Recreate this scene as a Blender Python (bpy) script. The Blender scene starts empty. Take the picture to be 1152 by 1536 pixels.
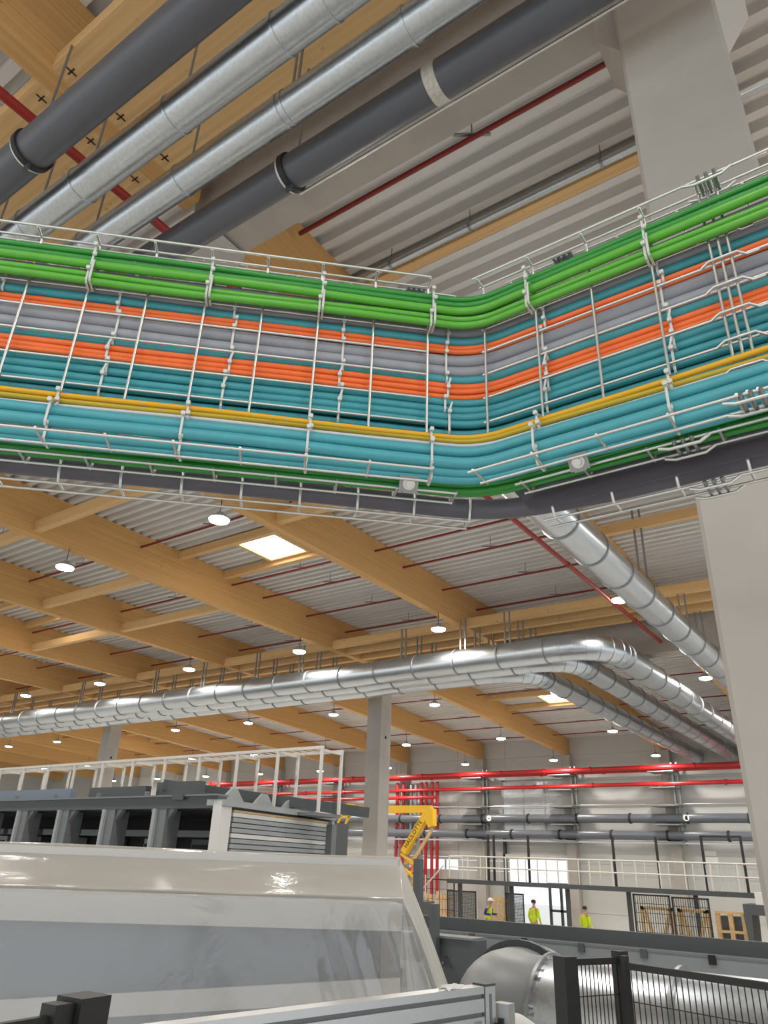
import bpy, math, random
from mathutils import Vector, Matrix
random.seed(7)
sc = bpy.context.scene
col = sc.collection
H = 2.85            # eye height above the hall floor; every z below is measured from the eye
V = Vector

# ------------------------------------------------------------------ camera
def set_camera():
    yaw, pitch, roll = math.radians(-35.79), math.radians(25.75), math.radians(2.21)
    F = V((math.sin(yaw)*math.cos(pitch), math.cos(yaw)*math.cos(pitch), math.sin(pitch)))
    Rt = V((math.cos(yaw), -math.sin(yaw), 0)); U = Rt.cross(F)
    r = math.cos(roll)*Rt + math.sin(roll)*U
    up = -math.sin(roll)*Rt + math.cos(roll)*U
    m = Matrix((r, up, -F)).transposed().to_4x4(); m.translation = V((0, 0, H))
    cd = bpy.data.cameras.new('camera'); co = bpy.data.objects.new('camera', cd); col.objects.link(co)
    cd.sensor_fit = 'HORIZONTAL'; cd.sensor_width = 36.0; cd.lens = 1099.0/1152.0*36.0
    cd.clip_start = 0.05; cd.clip_end = 300
    co.matrix_world = m; sc.camera = co
set_camera()

# ------------------------------------------------------------------ world, exposure
WORLD_STRENGTH = 1.4
LAMP_W = 120.0
sc.view_settings.view_transform = 'Standard'
sc.view_settings.look = 'None'
sc.view_settings.gamma = 1.0
sc.view_settings.use_curve_mapping = False
sc.view_settings.exposure = 0.0
w = bpy.data.worlds.new('overcast_daylight'); sc.world = w; w.use_nodes = True
bg = w.node_tree.nodes['Background']; bg.inputs[0].default_value = (0.93, 0.97, 1.0, 1); bg.inputs[1].default_value = WORLD_STRENGTH

# ------------------------------------------------------------------ materials
def lin(c): return tuple(((x/255)/12.92 if x/255 <= .04045 else ((x/255+.055)/1.055)**2.4) for x in c)+(1,)
MATS = {}
def mat(name, rgb, rough=.5, metal=0., noise=0., scale=4., stretch=(1,1,1), bump=0., spec=.5, emit=None, coat=0.):
    m = bpy.data.materials.new(name); m.use_nodes = True
    nt = m.node_tree; b = nt.nodes['Principled BSDF']
    c = lin(rgb)
    b.inputs['Base Color'].default_value = c; b.inputs['Roughness'].default_value = rough
    b.inputs['Metallic'].default_value = metal
    b.inputs['Specular IOR Level'].default_value = spec
    if coat: b.inputs['Coat Weight'].default_value = coat; b.inputs['Coat Roughness'].default_value = .15
    if emit:
        b.inputs['Emission Color'].default_value = lin(rgb); b.inputs['Emission Strength'].default_value = emit
    if noise or bump:
        tc = nt.nodes.new('ShaderNodeTexCoord'); mp = nt.nodes.new('ShaderNodeMapping'); mp.inputs['Scale'].default_value = stretch
        nz = nt.nodes.new('ShaderNodeTexNoise'); nz.inputs['Scale'].default_value = scale; nz.inputs['Detail'].default_value = 5
        nt.links.new(tc.outputs['Object'], mp.inputs[0]); nt.links.new(mp.outputs[0], nz.inputs['Vector'])
        if noise:
            rp = nt.nodes.new('ShaderNodeMapRange'); rp.inputs['From Min'].default_value = .3; rp.inputs['From Max'].default_value = .7
            rp.inputs['To Min'].default_value = 1-noise; rp.inputs['To Max'].default_value = 1+noise*.6
            mx = nt.nodes.new('ShaderNodeVectorMath'); mx.operation = 'SCALE'; mx.inputs[0].default_value = c[:3]
            nt.links.new(nz.outputs['Fac'], rp.inputs['Value']); nt.links.new(rp.outputs[0], mx.inputs['Scale'])
            nt.links.new(mx.outputs[0], b.inputs['Base Color'])
        if bump:
            bp = nt.nodes.new('ShaderNodeBump'); bp.inputs['Strength'].default_value = bump; bp.inputs['Distance'].default_value = .01
            nt.links.new(nz.outputs['Fac'], bp.inputs['Height']); nt.links.new(bp.outputs[0], b.inputs['Normal'])
    MATS[name] = m
    return m

def wood_mat(name, rgb, axis, lam=.042):
    """glulam: grain stretched along AXIS, fine joints between the laminations"""
    m = bpy.data.materials.new(name); m.use_nodes = True
    nt = m.node_tree; b = nt.nodes['Principled BSDF']; b.inputs['Roughness'].default_value = .55
    b.inputs['Specular IOR Level'].default_value = .3
    tc = nt.nodes.new('ShaderNodeTexCoord'); mp = nt.nodes.new('ShaderNodeMapping')
    s = [9.0, 9.0, 22.0]; s['xyz'.index(axis)] = .12; mp.inputs['Scale'].default_value = s
    nz = nt.nodes.new('ShaderNodeTexNoise'); nz.inputs['Scale'].default_value = 2.2; nz.inputs['Detail'].default_value = 6
    nt.links.new(tc.outputs['Object'], mp.inputs[0]); nt.links.new(mp.outputs[0], nz.inputs['Vector'])
    cr = nt.nodes.new('ShaderNodeValToRGB'); c = lin(rgb)
    cr.color_ramp.elements[0].position = .3; cr.color_ramp.elements[0].color = (c[0]*.84, c[1]*.80, c[2]*.76, 1)
    cr.color_ramp.elements[1].position = .68; cr.color_ramp.elements[1].color = (min(c[0]*1.08, 1), c[1]*1.07, c[2]*1.06, 1)
    nt.links.new(nz.outputs['Fac'], cr.inputs[0])
    # lamination joints
    sx = nt.nodes.new('ShaderNodeSeparateXYZ'); nt.links.new(tc.outputs['Object'], sx.inputs[0])
    d = nt.nodes.new('ShaderNodeMath'); d.operation = 'DIVIDE'; d.inputs[1].default_value = lam; nt.links.new(sx.outputs['Z'], d.inputs[0])
    fr = nt.nodes.new('ShaderNodeMath'); fr.operation = 'FRACT'; nt.links.new(d.outputs[0], fr.inputs[0])
    lt = nt.nodes.new('ShaderNodeMath'); lt.operation = 'LESS_THAN'; lt.inputs[1].default_value = .07; nt.links.new(fr.outputs[0], lt.inputs[0])
    # knots
    kn = nt.nodes.new('ShaderNodeTexNoise'); kn.inputs['Scale'].default_value = 9; kn.inputs['Detail'].default_value = 1
    kl = nt.nodes.new('ShaderNodeMapRange'); kl.inputs['From Min'].default_value = .70; kl.inputs['From Max'].default_value = .78; kl.inputs['To Max'].default_value = .4
    nt.links.new(tc.outputs['Object'], kn.inputs['Vector']); nt.links.new(kn.outputs['Fac'], kl.inputs['Value'])
    ad = nt.nodes.new('ShaderNodeMath'); ad.operation = 'MULTIPLY_ADD'; ad.inputs[1].default_value = .07; nt.links.new(lt.outputs[0], ad.inputs[0]); nt.links.new(kl.outputs[0], ad.inputs[2])
    mx = nt.nodes.new('ShaderNodeMix'); mx.data_type = 'RGBA'; mx.inputs[7].default_value = (c[0]*.35, c[1]*.28, c[2]*.22, 1)
    nt.links.new(ad.outputs[0], mx.inputs[0]); nt.links.new(cr.outputs[0], mx.inputs[6]); nt.links.new(mx.outputs[2], b.inputs['Base Color'])
    MATS[name] = m; return m

def galv_mat(name, rgb, rough, axis):
    """galvanised sheet: soft streaks round the duct and small changes of gloss"""
    m = bpy.data.materials.new(name); m.use_nodes = True
    nt = m.node_tree; b = nt.nodes['Principled BSDF']; c = lin(rgb)
    b.inputs['Metallic'].default_value = 1.0
    tc = nt.nodes.new('ShaderNodeTexCoord'); mp = nt.nodes.new('ShaderNodeMapping')
    s = [1.2, 1.2, 1.2]; s['xyz'.index(axis)] = .5; mp.inputs['Scale'].default_value = s
    nz = nt.nodes.new('ShaderNodeTexNoise'); nz.inputs['Scale'].default_value = 5; nz.inputs['Detail'].default_value = 6
    nt.links.new(tc.outputs['Object'], mp.inputs[0]); nt.links.new(mp.outputs[0], nz.inputs['Vector'])
    vo = nt.nodes.new('ShaderNodeTexVoronoi'); vo.inputs['Scale'].default_value = 40; nt.links.new(tc.outputs['Object'], vo.inputs['Vector'])
    r1 = nt.nodes.new('ShaderNodeMapRange'); r1.inputs['To Min'].default_value = rough*.75; r1.inputs['To Max'].default_value = rough*1.35
    nt.links.new(nz.outputs['Fac'], r1.inputs['Value']); nt.links.new(r1.outputs[0], b.inputs['Roughness'])
    r2 = nt.nodes.new('ShaderNodeMapRange'); r2.inputs['To Min'].default_value = .9; r2.inputs['To Max'].default_value = 1.08
    nt.links.new(vo.outputs['Distance'], r2.inputs['Value'])
    sc_ = nt.nodes.new('ShaderNodeVectorMath'); sc_.operation = 'SCALE'; sc_.inputs[0].default_value = c[:3]
    nt.links.new(r2.outputs[0], sc_.inputs['Scale']); nt.links.new(sc_.outputs[0], b.inputs['Base Color'])
    bp = nt.nodes.new('ShaderNodeBump'); bp.inputs['Strength'].default_value = .02; bp.inputs['Distance'].default_value = .01
    nt.links.new(nz.outputs['Fac'], bp.inputs['Height']); nt.links.new(bp.outputs[0], b.inputs['Normal'])
    MATS[name] = m; return m

def film_mat():
    m = bpy.data.materials.new('milky_film'); m.use_nodes = True
    nt = m.node_tree; nt.nodes.remove(nt.nodes['Principled BSDF']); out = nt.nodes['Material Output']
    tr = nt.nodes.new('ShaderNodeBsdfTransparent'); tr.inputs[0].default_value = (.94, .95, .96, 1)
    df = nt.nodes.new('ShaderNodeBsdfDiffuse'); df.inputs[0].default_value = lin((206, 202, 194))
    tl = nt.nodes.new('ShaderNodeBsdfTranslucent'); tl.inputs[0].default_value = lin((208, 206, 200))
    gl = nt.nodes.new('ShaderNodeBsdfGlossy'); gl.inputs['Roughness'].default_value = .15; gl.inputs[0].default_value = (.9, .9, .9, 1)
    m1 = nt.nodes.new('ShaderNodeMixShader'); m1.inputs[0].default_value = .35
    m2 = nt.nodes.new('ShaderNodeMixShader'); m3 = nt.nodes.new('ShaderNodeMixShader')
    lw = nt.nodes.new('ShaderNodeLayerWeight'); lw.inputs[0].default_value = .32      # a film seen edge-on is longer to look through
    rp = nt.nodes.new('ShaderNodeMapRange'); rp.inputs['To Min'].default_value = .27; rp.inputs['To Max'].default_value = .96
    rp.inputs['From Max'].default_value = .75
    nt.links.new(lw.outputs['Facing'], rp.inputs['Value'])
    nt.links.new(df.outputs[0], m1.inputs[1]); nt.links.new(tl.outputs[0], m1.inputs[2])
    nt.links.new(rp.outputs[0], m2.inputs[0]); nt.links.new(tr.outputs[0], m2.inputs[1]); nt.links.new(m1.outputs[0], m2.inputs[2])
    fm = nt.nodes.new('ShaderNodeMath'); fm.operation = 'MULTIPLY'; fm.operation = 'MINIMUM'; fm.inputs[0].default_value = .085; fm.inputs[1].default_value = .085
    tc = nt.nodes.new('ShaderNodeTexCoord'); nz = nt.nodes.new('ShaderNodeTexNoise'); nz.inputs['Scale'].default_value = 3.5; nz.inputs['Detail'].default_value = 3; nz.inputs['Distortion'].default_value = .8
    bp = nt.nodes.new('ShaderNodeBump'); bp.inputs['Strength'].default_value = .35; bp.inputs['Distance'].default_value = .03
    nt.links.new(tc.outputs['Object'], nz.inputs['Vector']); nt.links.new(nz.outputs['Fac'], bp.inputs['Height']); nt.links.new(bp.outputs[0], gl.inputs['Normal'])
    nt.links.new(fm.outputs[0], m3.inputs[0]); nt.links.new(m2.outputs[0], m3.inputs[1]); nt.links.new(gl.outputs[0], m3.inputs[2])
    nt.links.new(m3.outputs[0], out.inputs[0])
    MATS['film'] = m

wood_mat('wood_y', (212, 167, 107), 'y'); wood_mat('wood_x', (220, 182, 128), 'x')
mat('pine', (208, 172, 122), .6, noise=.15, scale=3, stretch=(1, 1, 8))
mat('concrete', (174, 168, 160), .75, noise=.16, scale=1.1, bump=.12)
mat('concrete_beam', (172, 164, 154), .85, noise=.12, scale=2.2, bump=.12)
mat('floor', (208, 206, 202), .55, noise=.08, scale=.6)
mat('deck', (214, 212, 209), .5)
mat('cladding', (196, 195, 190), .55)
galv_mat('galv_x', (196, 202, 206), .30, 'x'); galv_mat('galv_y', (190, 196, 201), .30, 'y')
mat('wire', (214, 214, 210), .33, .85)
mat('steel', (150, 152, 152), .4, .8)
mat('darksteel', (70, 74, 78), .5, .3)
mat('red', (172, 30, 30), .35, noise=.06, scale=3)
mat('dullred', (128, 34, 30), .5); mat('mainred', (150, 36, 28), .45)
mat('pvc', (84, 86, 92), .38, noise=.05, scale=3)
mat('pvc_wall', (98, 102, 108), .3)
mat('rubber', (38, 38, 38), .7)
mat('teal', (60, 148, 157), .42, noise=.08, scale=30)
mat('teal_light', (72, 158, 168), .36, noise=.06, scale=30)
mat('orange', (234, 110, 48), .45, noise=.06, scale=30)
mat('grey_cable', (148, 149, 156), .42, noise=.06, scale=30)
mat('grey_dark', (96, 94, 104), .45, noise=.05, scale=20)
mat('green', (92, 172, 56), .24, noise=.06, scale=30)
mat('green_dark', (50, 142, 56), .26, noise=.06, scale=30)
mat('yellow_cable', (224, 168, 24), .4)
mat('yellow_green', (188, 162, 40), .45)
mat('white_cable', (206, 206, 212), .4)
mat('nylon', (204, 204, 199), .45)
mat('cover', (84, 80, 88), .5, noise=.05, scale=6)
mat('machine', (110, 114, 115), .5, noise=.06, scale=2)
mat('machine_dark', (72, 76, 78), .5, noise=.06, scale=2)
mat('machine_light', (150, 154, 154), .45, noise=.05, scale=2)
mat('duct_grey', (124, 127, 128), .42)
mat('machine_mid', (128, 133, 135), .5)
mat('panel_white', (206, 204, 200), .5)
mat('panel_blue', (112, 124, 138), .5)
mat('void', (26, 26, 26), .8)
mat('alu', (186, 188, 188), .34, .75)
mat('alu_shade', (112, 114, 116), .5, .6)  # darker aluminium: shade inside the grooves put into the colour
mat('black', (30, 30, 30), .55)
mat('cage', (206, 202, 194), .5)
mat('lift', (226, 178, 30), .4)
mat('vest', (214, 236, 40), .6); mat('blue_shirt', (40, 60, 130), .8); mat('trousers', (44, 48, 60), .85)
mat('skin', (196, 148, 120), .6); mat('helmet', (236, 236, 232), .35); mat('hair', (52, 42, 34), .8)
mat('tape', (190, 186, 176), .5, noise=.2, scale=40)
mat('lampglow', (255, 250, 240), .4, emit=22.0)
mat('skyglow', (255, 246, 230), .4, emit=7.0)
mat('pane', (176, 178, 178), .12, noise=.12, scale=5, bump=.5)
mat('outdoor', (206, 206, 200), .9)
mat('paper', (236, 236, 230), .7)
mat('marker', (60, 44, 30), .8)
film_mat()

# ------------------------------------------------------------------ mesh helpers
class MB:
    def __init__(s): s.v = []; s.f = []
    def add(s, vs, fs):
        o = len(s.v); s.v += [V(p) for p in vs]; s.f += [tuple(i+o for i in f) for f in fs]; return s
    def box(s, x0, x1, y0, y1, z0, z1):
        return s.add([(x0,y0,z0),(x1,y0,z0),(x1,y1,z0),(x0,y1,z0),(x0,y0,z1),(x1,y0,z1),(x1,y1,z1),(x0,y1,z1)],
                     [(0,3,2,1),(4,5,6,7),(0,1,5,4),(1,2,6,5),(2,3,7,6),(3,0,4,7)])
    def obox(s, c, ex, ey, ez, hx, hy, hz):
        c = V(c); ex = V(ex).normalized()*hx; ey = V(ey).normalized()*hy; ez = V(ez).normalized()*hz
        return s.add([c-ex-ey-ez, c+ex-ey-ez, c+ex+ey-ez, c-ex+ey-ez, c-ex-ey+ez, c+ex-ey+ez, c+ex+ey+ez, c-ex+ey+ez],
                     [(0,3,2,1),(4,5,6,7),(0,1,5,4),(1,2,6,5),(2,3,7,6),(3,0,4,7)])
    def bar(s, p0, p1, wd, ht, up=(0,0,1)):
        p0 = V(p0); p1 = V(p1); d = p1-p0; side = d.cross(V(up))
        if side.length < 1e-6: side = d.cross(V((1,0,0)))
        side.normalize(); u = side.cross(d).normalized()
        return s.obox((p0+p1)/2, d, side, u, d.length/2, wd/2, ht/2)
    def prism(s, poly, ext):
        n = len(poly); ext = V(ext); vs = [V(p) for p in poly]+[V(p)+ext for p in poly]
        return s.add(vs, [tuple(range(n))[::-1], tuple(range(n, 2*n))]+[(i, (i+1) % n, n+(i+1) % n, n+i) for i in range(n)])
    def tube(s, pts, r, n=8, cap=True, closed=False):
        pts = [V(p) for p in pts]; m = len(pts)
        T = []
        for i in range(m):
            a = pts[(i-1) % m] if (i or closed) else pts[0]; b = pts[(i+1) % m] if (i < m-1 or closed) else pts[-1]
            T.append((b-a).normalized())
        ref = V((0,0,1)) if abs(T[0].z) < .9 else V((1,0,0))
        nr = T[0].cross(ref).normalized(); vs = []
        for i in range(m):
            if i:
                ax = T[i-1].cross(T[i]); 
                if ax.length > 1e-8: nr = Matrix.Rotation(T[i-1].angle(T[i]), 3, ax.normalized()) @ nr
            nr = (nr - T[i]*nr.dot(T[i])).normalized(); bn = T[i].cross(nr)
            rr = r[i] if isinstance(r, (list, tuple)) else r
            for k in range(n):
                a = 2*math.pi*k/n; vs.append(pts[i] + (nr*math.cos(a)+bn*math.sin(a))*rr)
        fs = []
        for i in range(m if closed else m-1):
            j = (i+1) % m
            for k in range(n):
                fs.append((i*n+k, i*n+(k+1) % n, j*n+(k+1) % n, j*n+k))
        if cap and not closed: fs += [tuple(range(n))[::-1], tuple(range((m-1)*n, m*n))]
        return s.add(vs, fs)
    def cyl(s, p0, p1, r, n=16, r2=None): return s.tube([p0, p1], [r, r if r2 is None else r2], n)
    def lathe(s, p, ax, prof, n=20, closed=False):
        """profile of (distance along ax, radius)"""
        p = V(p); ax = V(ax).normalized(); ref = V((0,0,1)) if abs(ax.z) < .9 else V((1,0,0))
        a1 = ax.cross(ref).normalized(); a2 = ax.cross(a1); vs = []; m = len(prof)
        for (a, r) in prof:
            for k in range(n):
                t = 2*math.pi*k/n; vs.append(p+ax*a+(a1*math.cos(t)+a2*math.sin(t))*r)
        fs = []
        for i in range(m if closed else m-1):
            j = (i+1) % m
            for k in range(n): fs.append((i*n+k, i*n+(k+1) % n, j*n+(k+1) % n, j*n+k))
        if not closed: fs += [tuple(range(n))[::-1], tuple(range((m-1)*n, m*n))]
        return s.add(vs, fs)
    def ring(s, p, ax, r0, r1, wd, n=24):
        return s.lathe(p, ax, [(-wd/2, r0), (-wd/2, r1), (wd/2, r1), (wd/2, r0)], n, True)
    def grid(s, rows):
        m = len(rows[0]); vs = [p for r in rows for p in r]
        return s.add(vs, [(i*m+j, i*m+j+1, (i+1)*m+j+1, (i+1)*m+j) for i in range(len(rows)-1) for j in range(m-1)])
    def build(s, name, m, parent=None, smooth=None, base=None):
        if parent is not None: o0 = WO[parent.name]
        elif base is not None: o0 = V(base)
        else:
            xs = [p.x for p in s.v]; ys = [p.y for p in s.v]; zs = [p.z for p in s.v]
            o0 = V(((min(xs)+max(xs))/2, (min(ys)+max(ys))/2, min(zs)))
        me = bpy.data.meshes.new(name); me.from_pydata([p-o0 for p in s.v], [], s.f)
        me.materials.append(MATS[m] if isinstance(m, str) else m)
        if smooth:
            me.polygons.foreach_set('use_smooth', [True]*len(me.polygons)); me.set_sharp_from_angle(angle=math.radians(smooth))
        o = bpy.data.objects.new(name, me); col.objects.link(o)
        if parent is not None: o.parent = parent
        else: o.location = o0+V((0, 0, H))
        WO[o.name] = o0
        return o
WO = {}
def tag(o, label=None, cat=None, group=None, kind=None):
    if label: o['label'] = label
    if cat: o['category'] = cat
    if group: o['group'] = group
    if kind: o['kind'] = kind
    return o
def thing(name, label, cat, base, group=None, kind=None):
    o = bpy.data.objects.new(name, None); o.empty_display_size = .1; col.objects.link(o)
    o.location = V(base)+V((0, 0, H)); WO[o.name] = V(base)
    return tag(o, label, cat, group, kind)
def dup(o, off, parent=None):
    """copy of one mesh object, sharing its mesh, moved by OFF"""
    c = o.copy(); col.objects.link(c)
    for k in list(c.keys()): del c[k]
    if parent is not None:
        c.parent = parent; c.location = WO[o.name]+V(off)-WO[parent.name]
    else: c.location = o.location+V(off)
    WO[c.name] = WO[o.name]+V(off)
    return c
def ordn(i): return ('first second third fourth fifth sixth seventh eighth ninth tenth eleventh twelfth thirteenth fourteenth fifteenth sixteenth seventeenth eighteenth nineteenth twentieth'.split()+['twenty-first','twenty-second','twenty-third','twenty-fourth'])[i]
ZF = -H              # hall floor
ROW0, ROW1, ROW2 = 3.2, 19.6, 36.0
def bx(k): return -4.7*k-.12
def beam_bottom(y): return 5.95 if y <= ROW1 else 5.95-(y-ROW1)/(ROW2-ROW1)*.78
def deck_z(y): return 6.93 if y <= ROW1 else 6.93-(y-ROW1)/(ROW2-ROW1)*.93

# ------------------------------------------------------------------ the hall
XL, XR, YN = -58.0, 13.0, -13.0
tag(MB().box(XL, XR, YN, ROW2+.2, ZF-.2, ZF).build('floor', 'floor'), 'light grey concrete hall floor', 'floor', kind='structure')
tag(MB().box(-60, 20, ROW2+.2, 75, ZF-.25, ZF-.05).build('ground', 'outdoor'), 'pale paved ground outside the open gate', 'ground', kind='structure')
tag(MB().box(XL-.2, XL, YN, ROW2+.2, ZF, 7.2).build('wall_left', 'cladding'), 'pale end wall far down the hall', 'wall', kind='structure')

def corrugated(y0, y1, name, label):
    pitch = .25; prof = []
    y = y0
    while y < y1-1e-6:
        for a, h in ((0, 0), (.10, 0), (.125, .12), (.225, .12)):
            if y+a <= y1: prof.append((y+a, deck_z(y+a)+h))
        y += pitch
    prof.append((y1, deck_z(y1)))
    prof += [(y1, deck_z(y1)+.3), (y0, deck_z(y0)+.3)]
    tag(MB().prism([(XL, a, b) for a, b in prof], (XR-XL, 0, 0)).build(name, 'deck'), label, 'roof deck', kind='structure')
corrugated(YN, ROW0+.28, 'ceiling', 'corrugated white steel roof deck above the four overhead pipes')
corrugated(ROW0+.28, ROW1+.25, 'ceiling', 'corrugated white steel roof deck over the bay with the large square skylight')
corrugated(ROW1+.25, ROW2+.2, 'ceiling', 'white steel roof deck sloping down to the gate wall')

# glulam beams
for bay, (y0, y1, where) in enumerate(((YN, ROW0-.05, 'over the overhead pipes'), (ROW0+.58, ROW1-.02, 'in the bay before the long ducts'), (ROW1+.5, ROW2-.02, 'in the bay beside the gate wall'))):
    for k in range(-1, 13):
        if bay == 0 and k > 4: continue
        m = MB(); x = bx(k); m.prism([(x-.11, y0, beam_bottom(y0)), (x-.11, y1, beam_bottom(y1)), (x-.11, y1, deck_z(y1)), (x-.11, y0, deck_z(y0))], (.22, 0, 0))
        tag(m.build('glulam_beam', 'wood_y'), f'glued laminated roof beam {where}, {ordn(k+1)} from the hall\'s open side', 'beam', 'glulam roof beams', 'structure')

# battens that run between the beams just before each column row
def batten_run(ys, z0, z1, wd, ks, label, name='timber_batten_run'):
    for i, y in enumerate(ys):
        t = thing(name, label % ordn(i), 'batten', (bx(ks[0]), y, z0), kind='structure')
        for k in ks:
            MB().box(bx(k+1)+.11, bx(k)-.11, y-wd/2, y+wd/2, z0, z1).build('batten', 'wood_x', t)
batten_run((1.62, 2.12, 2.62), 5.95, 6.13, .22, range(-1, 5), '%s row of timber battens above the overhead pipes')
batten_run((17.2, 17.95, 18.7), 5.96, 6.2, .16, range(-1, 12), '%s row of timber battens above the long ducts')
# joints marked on the near battens
t = thing('carpenter_marks', 'dark pencil marks beside the joints of the near timber battens', 'marks', (-4.5, 2, 5.948))
for y in (1.62, 2.12, 2.62):
    for k in (0, 1, 2):
        for dx in (-.22, .22):
            MB().box(bx(k)+dx-.045, bx(k)+dx+.045, y-.006, y+.006, 5.944, 5.9495).build('mark', 'marker', t)
            MB().box(bx(k)+dx-.006, bx(k)+dx+.006, y-.05, y+.05, 5.944, 5.9495).build('mark', 'marker', t)
# struts between the beams
for i, (k, y, tx) in enumerate(((2, 7.2, 'near the left frame edge beside the red sprinkler line'), (3, 10.35, 'below the pendant lamp at left'), (3, 12.9, 'left of the large skylight'), (4, 12.9, 'low at the left frame edge'),
                                (1, 9.5, 'right of the large skylight just below the cable tray'), (4, 8.6, 'farthest left under the cable tray'), (3, 7.2, 'at the left frame edge above the pale deck'))):
    tag(MB().box(bx(k+1)+.11, bx(k)-.11, y-.08, y+.08, 6.03, 6.25).build('timber_strut', 'wood_x'), f'timber strut between roof beams {tx}', 'strut', 'timber struts', 'structure')
for i, (k, y0, z) in enumerate(((0, 14.2, 6.45), (0, 5.72, 6.72))):
    tag(MB().box(bx(k+1)+.11, bx(k)-.11, y0-.07, y0+.07, z, z+.21).build('timber_purlin', 'wood_x'), ('timber purlin under the deck right of the steep duct', 'timber purlin under the near deck beside the thin galvanised pipe')[i], 'purlin', kind='structure')

# concrete: near column with haunches, near beam, middle row
def conc(name, m, label, cat): return tag(m.build(name, 'concrete'), label, cat, kind='structure')
t = thing('concrete_column', 'large pale concrete column rising behind the cable trays', 'column', (-.28, 3.48, ZF), kind='structure')
m = MB(); c = .02; x0, x1, y0, y1 = -.58, -.005, 3.2, 3.76
m.prism([(x0+c, y0, ZF), (x1-c, y0, ZF), (x1, y0+c, ZF), (x1, y1-c, ZF), (x1-c, y1, ZF), (x0+c, y1, ZF), (x0, y1-c, ZF), (x0, y0+c, ZF)], (0, 0, 6.6-ZF))
m.build('shaft', 'concrete', t)
for sx in (-1, 1):
    xs = x0 if sx < 0 else x1
    MB().prism([(xs, 3.3, 4.9), (xs+sx*.16, 3.3, 5.15), (xs+sx*.16, 3.3, 5.7), (xs, 3.3, 5.7)], (0, .4, 0)).build('haunch', 'concrete', t)
tag(MB().box(-4.95, 12, 3.28, 3.74, 5.7, 6.55).build('concrete_beam', 'concrete_beam'), 'grey concrete row beam above the dark overhead pipe', 'beam', kind='structure')
conc('concrete_corbel', MB().prism([(-5.5, 3.25, 5.2), (-5.0, 3.25, 5.2), (-4.6, 3.25, 5.66), (-5.5, 3.25, 5.66)], (0, .5, 0)), 'concrete bearing block under the end of the row beam', 'corbel')
tag(MB().box(bx(2)+.3, 12, 19.62, 20.1, 5.3, 6.75).build('concrete_beam', 'concrete_beam'), 'concrete row beam behind the elbow of the long ducts', 'beam', kind='structure')
for n_, k in enumerate((3, 6, 9)):
    x = bx(k)
    tt = thing('concrete_column', ('slim concrete column standing before the red wall pipes', 'concrete column behind the white cage at left', 'far concrete column near the left frame edge')[n_], 'column', (x, 19.9, ZF), kind='structure')
    m = MB(); m.prism([(x-.26, 19.62, ZF), (x+.26, 19.62, ZF), (x+.28, 19.64, ZF), (x+.28, 20.18, ZF), (x-.28, 20.18, ZF), (x-.28, 19.64, ZF)], (0, 0, 5.95-ZF)); m.build('shaft', 'concrete', tt)
    MB().cyl((x+.275, 19.9, 3.7), (x+.283, 19.9, 3.7), .05, 12).build('socket', 'void', tt)
tag(MB().box(-56, bx(2)-.12, 19.66, 20.14, 5.95, 6.6).build('glulam_row_beam', 'wood_x'), 'wide timber row beam above the slim concrete columns', 'beam', kind='structure')

# back wall of cladding panels with the gate opening and a window strip
wall = thing('wall_back', 'pale cladding wall with an open gate behind the workers', 'wall', (-20, ROW2, ZF), kind='structure')
rows = [-2.85, -1.6, -.05, .4, .54, 1.6, 2.8, 4.0, 5.2, 6.9]
XO = sorted(set([XL, -51.7, -47, -42.3, -37.6, -32.9, -28.2, -24.4, -20.45, -17.65, -14.35, -9.4, -4.7, 0, 4.7, 9, XR]))
for i in range(len(rows)-1):
    for j in range(len(XO)-1):
        xm = (XO[j]+XO[j+1])/2; zm = (rows[i]+rows[i+1])/2
        if -17.65 < xm < -14.35 and zm < .54: continue
        if -24.4 < xm < -20.45 and -.05 < zm < .4: continue
        MB().box(XO[j]+.008, XO[j+1]-.008, ROW2, ROW2+.16, rows[i]+.008, rows[i+1]-.008).build('panel', 'cladding', wall)
MB().box(XL, -24.4, ROW2+.03, ROW2+.12, ZF, 6.9).build('backing', 'cladding', wall)
MB().box(-14.35, XR, ROW2+.03, ROW2+.12, ZF, 6.9).build('backing', 'cladding', wall)
for k in range(0, 12):
    x = bx(k); tag(MB().box(x-.22, x+.22, 35.55, ROW2, ZF, beam_bottom(36)).build('wall_pilaster', 'concrete'), f'grey pilaster on the gate wall, {ordn(k)} from its open end', 'pilaster', 'wall pilasters', 'structure')
t = thing('window_1', 'narrow bright window strip beside the red riser pipes', 'window', (-22.4, ROW2, -.05), kind='structure')
for i in range(6):
    xx = -24.4+i*3.95/5; MB().box(xx-.03, xx+.03, ROW2+.02, ROW2+.1, -.05, .4).build('mullion', 'steel', t)
# gate: raised panes above, roller box, guide rails
gate = thing('door_1', 'open sectional gate with its glazed leaf raised above the daylight', 'gate', (-16, 35.8, ZF), kind='structure')
for j in range(4): MB().box(-17.75+j*1.13-.03, -17.75+j*1.13+.03, 35.74, 35.8, 1.55, 4.05).build('leaf_rail', 'steel', gate)
for j in range(5): MB().box(-17.75, -14.36, 35.745, 35.795, 1.55+j*.61, 1.60+j*.61).build('leaf_rail', 'steel', gate)
for i in range(3):
    for j in range(4):
        MB().box(-17.72+i*1.13, -16.65+i*1.13, 35.76, 35.775, 1.6+j*.61, 2.16+j*.61).build('pane', 'pane', gate)
MB().box(-17.8, -14.3, 35.75, 35.98, .5, .72).build('lintel_box', 'panel_white', gate)
for x in (-17.75, -14.3): MB().box(x-.05, x+.05, 35.75, 35.95, ZF, 4.1).build('guide_rail', 'darksteel', gate)
t = thing('door_2', 'glazed side door with wide frames inside the bright gate', 'door', (-14.7, 36.1, ZF), kind='structure')
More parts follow.
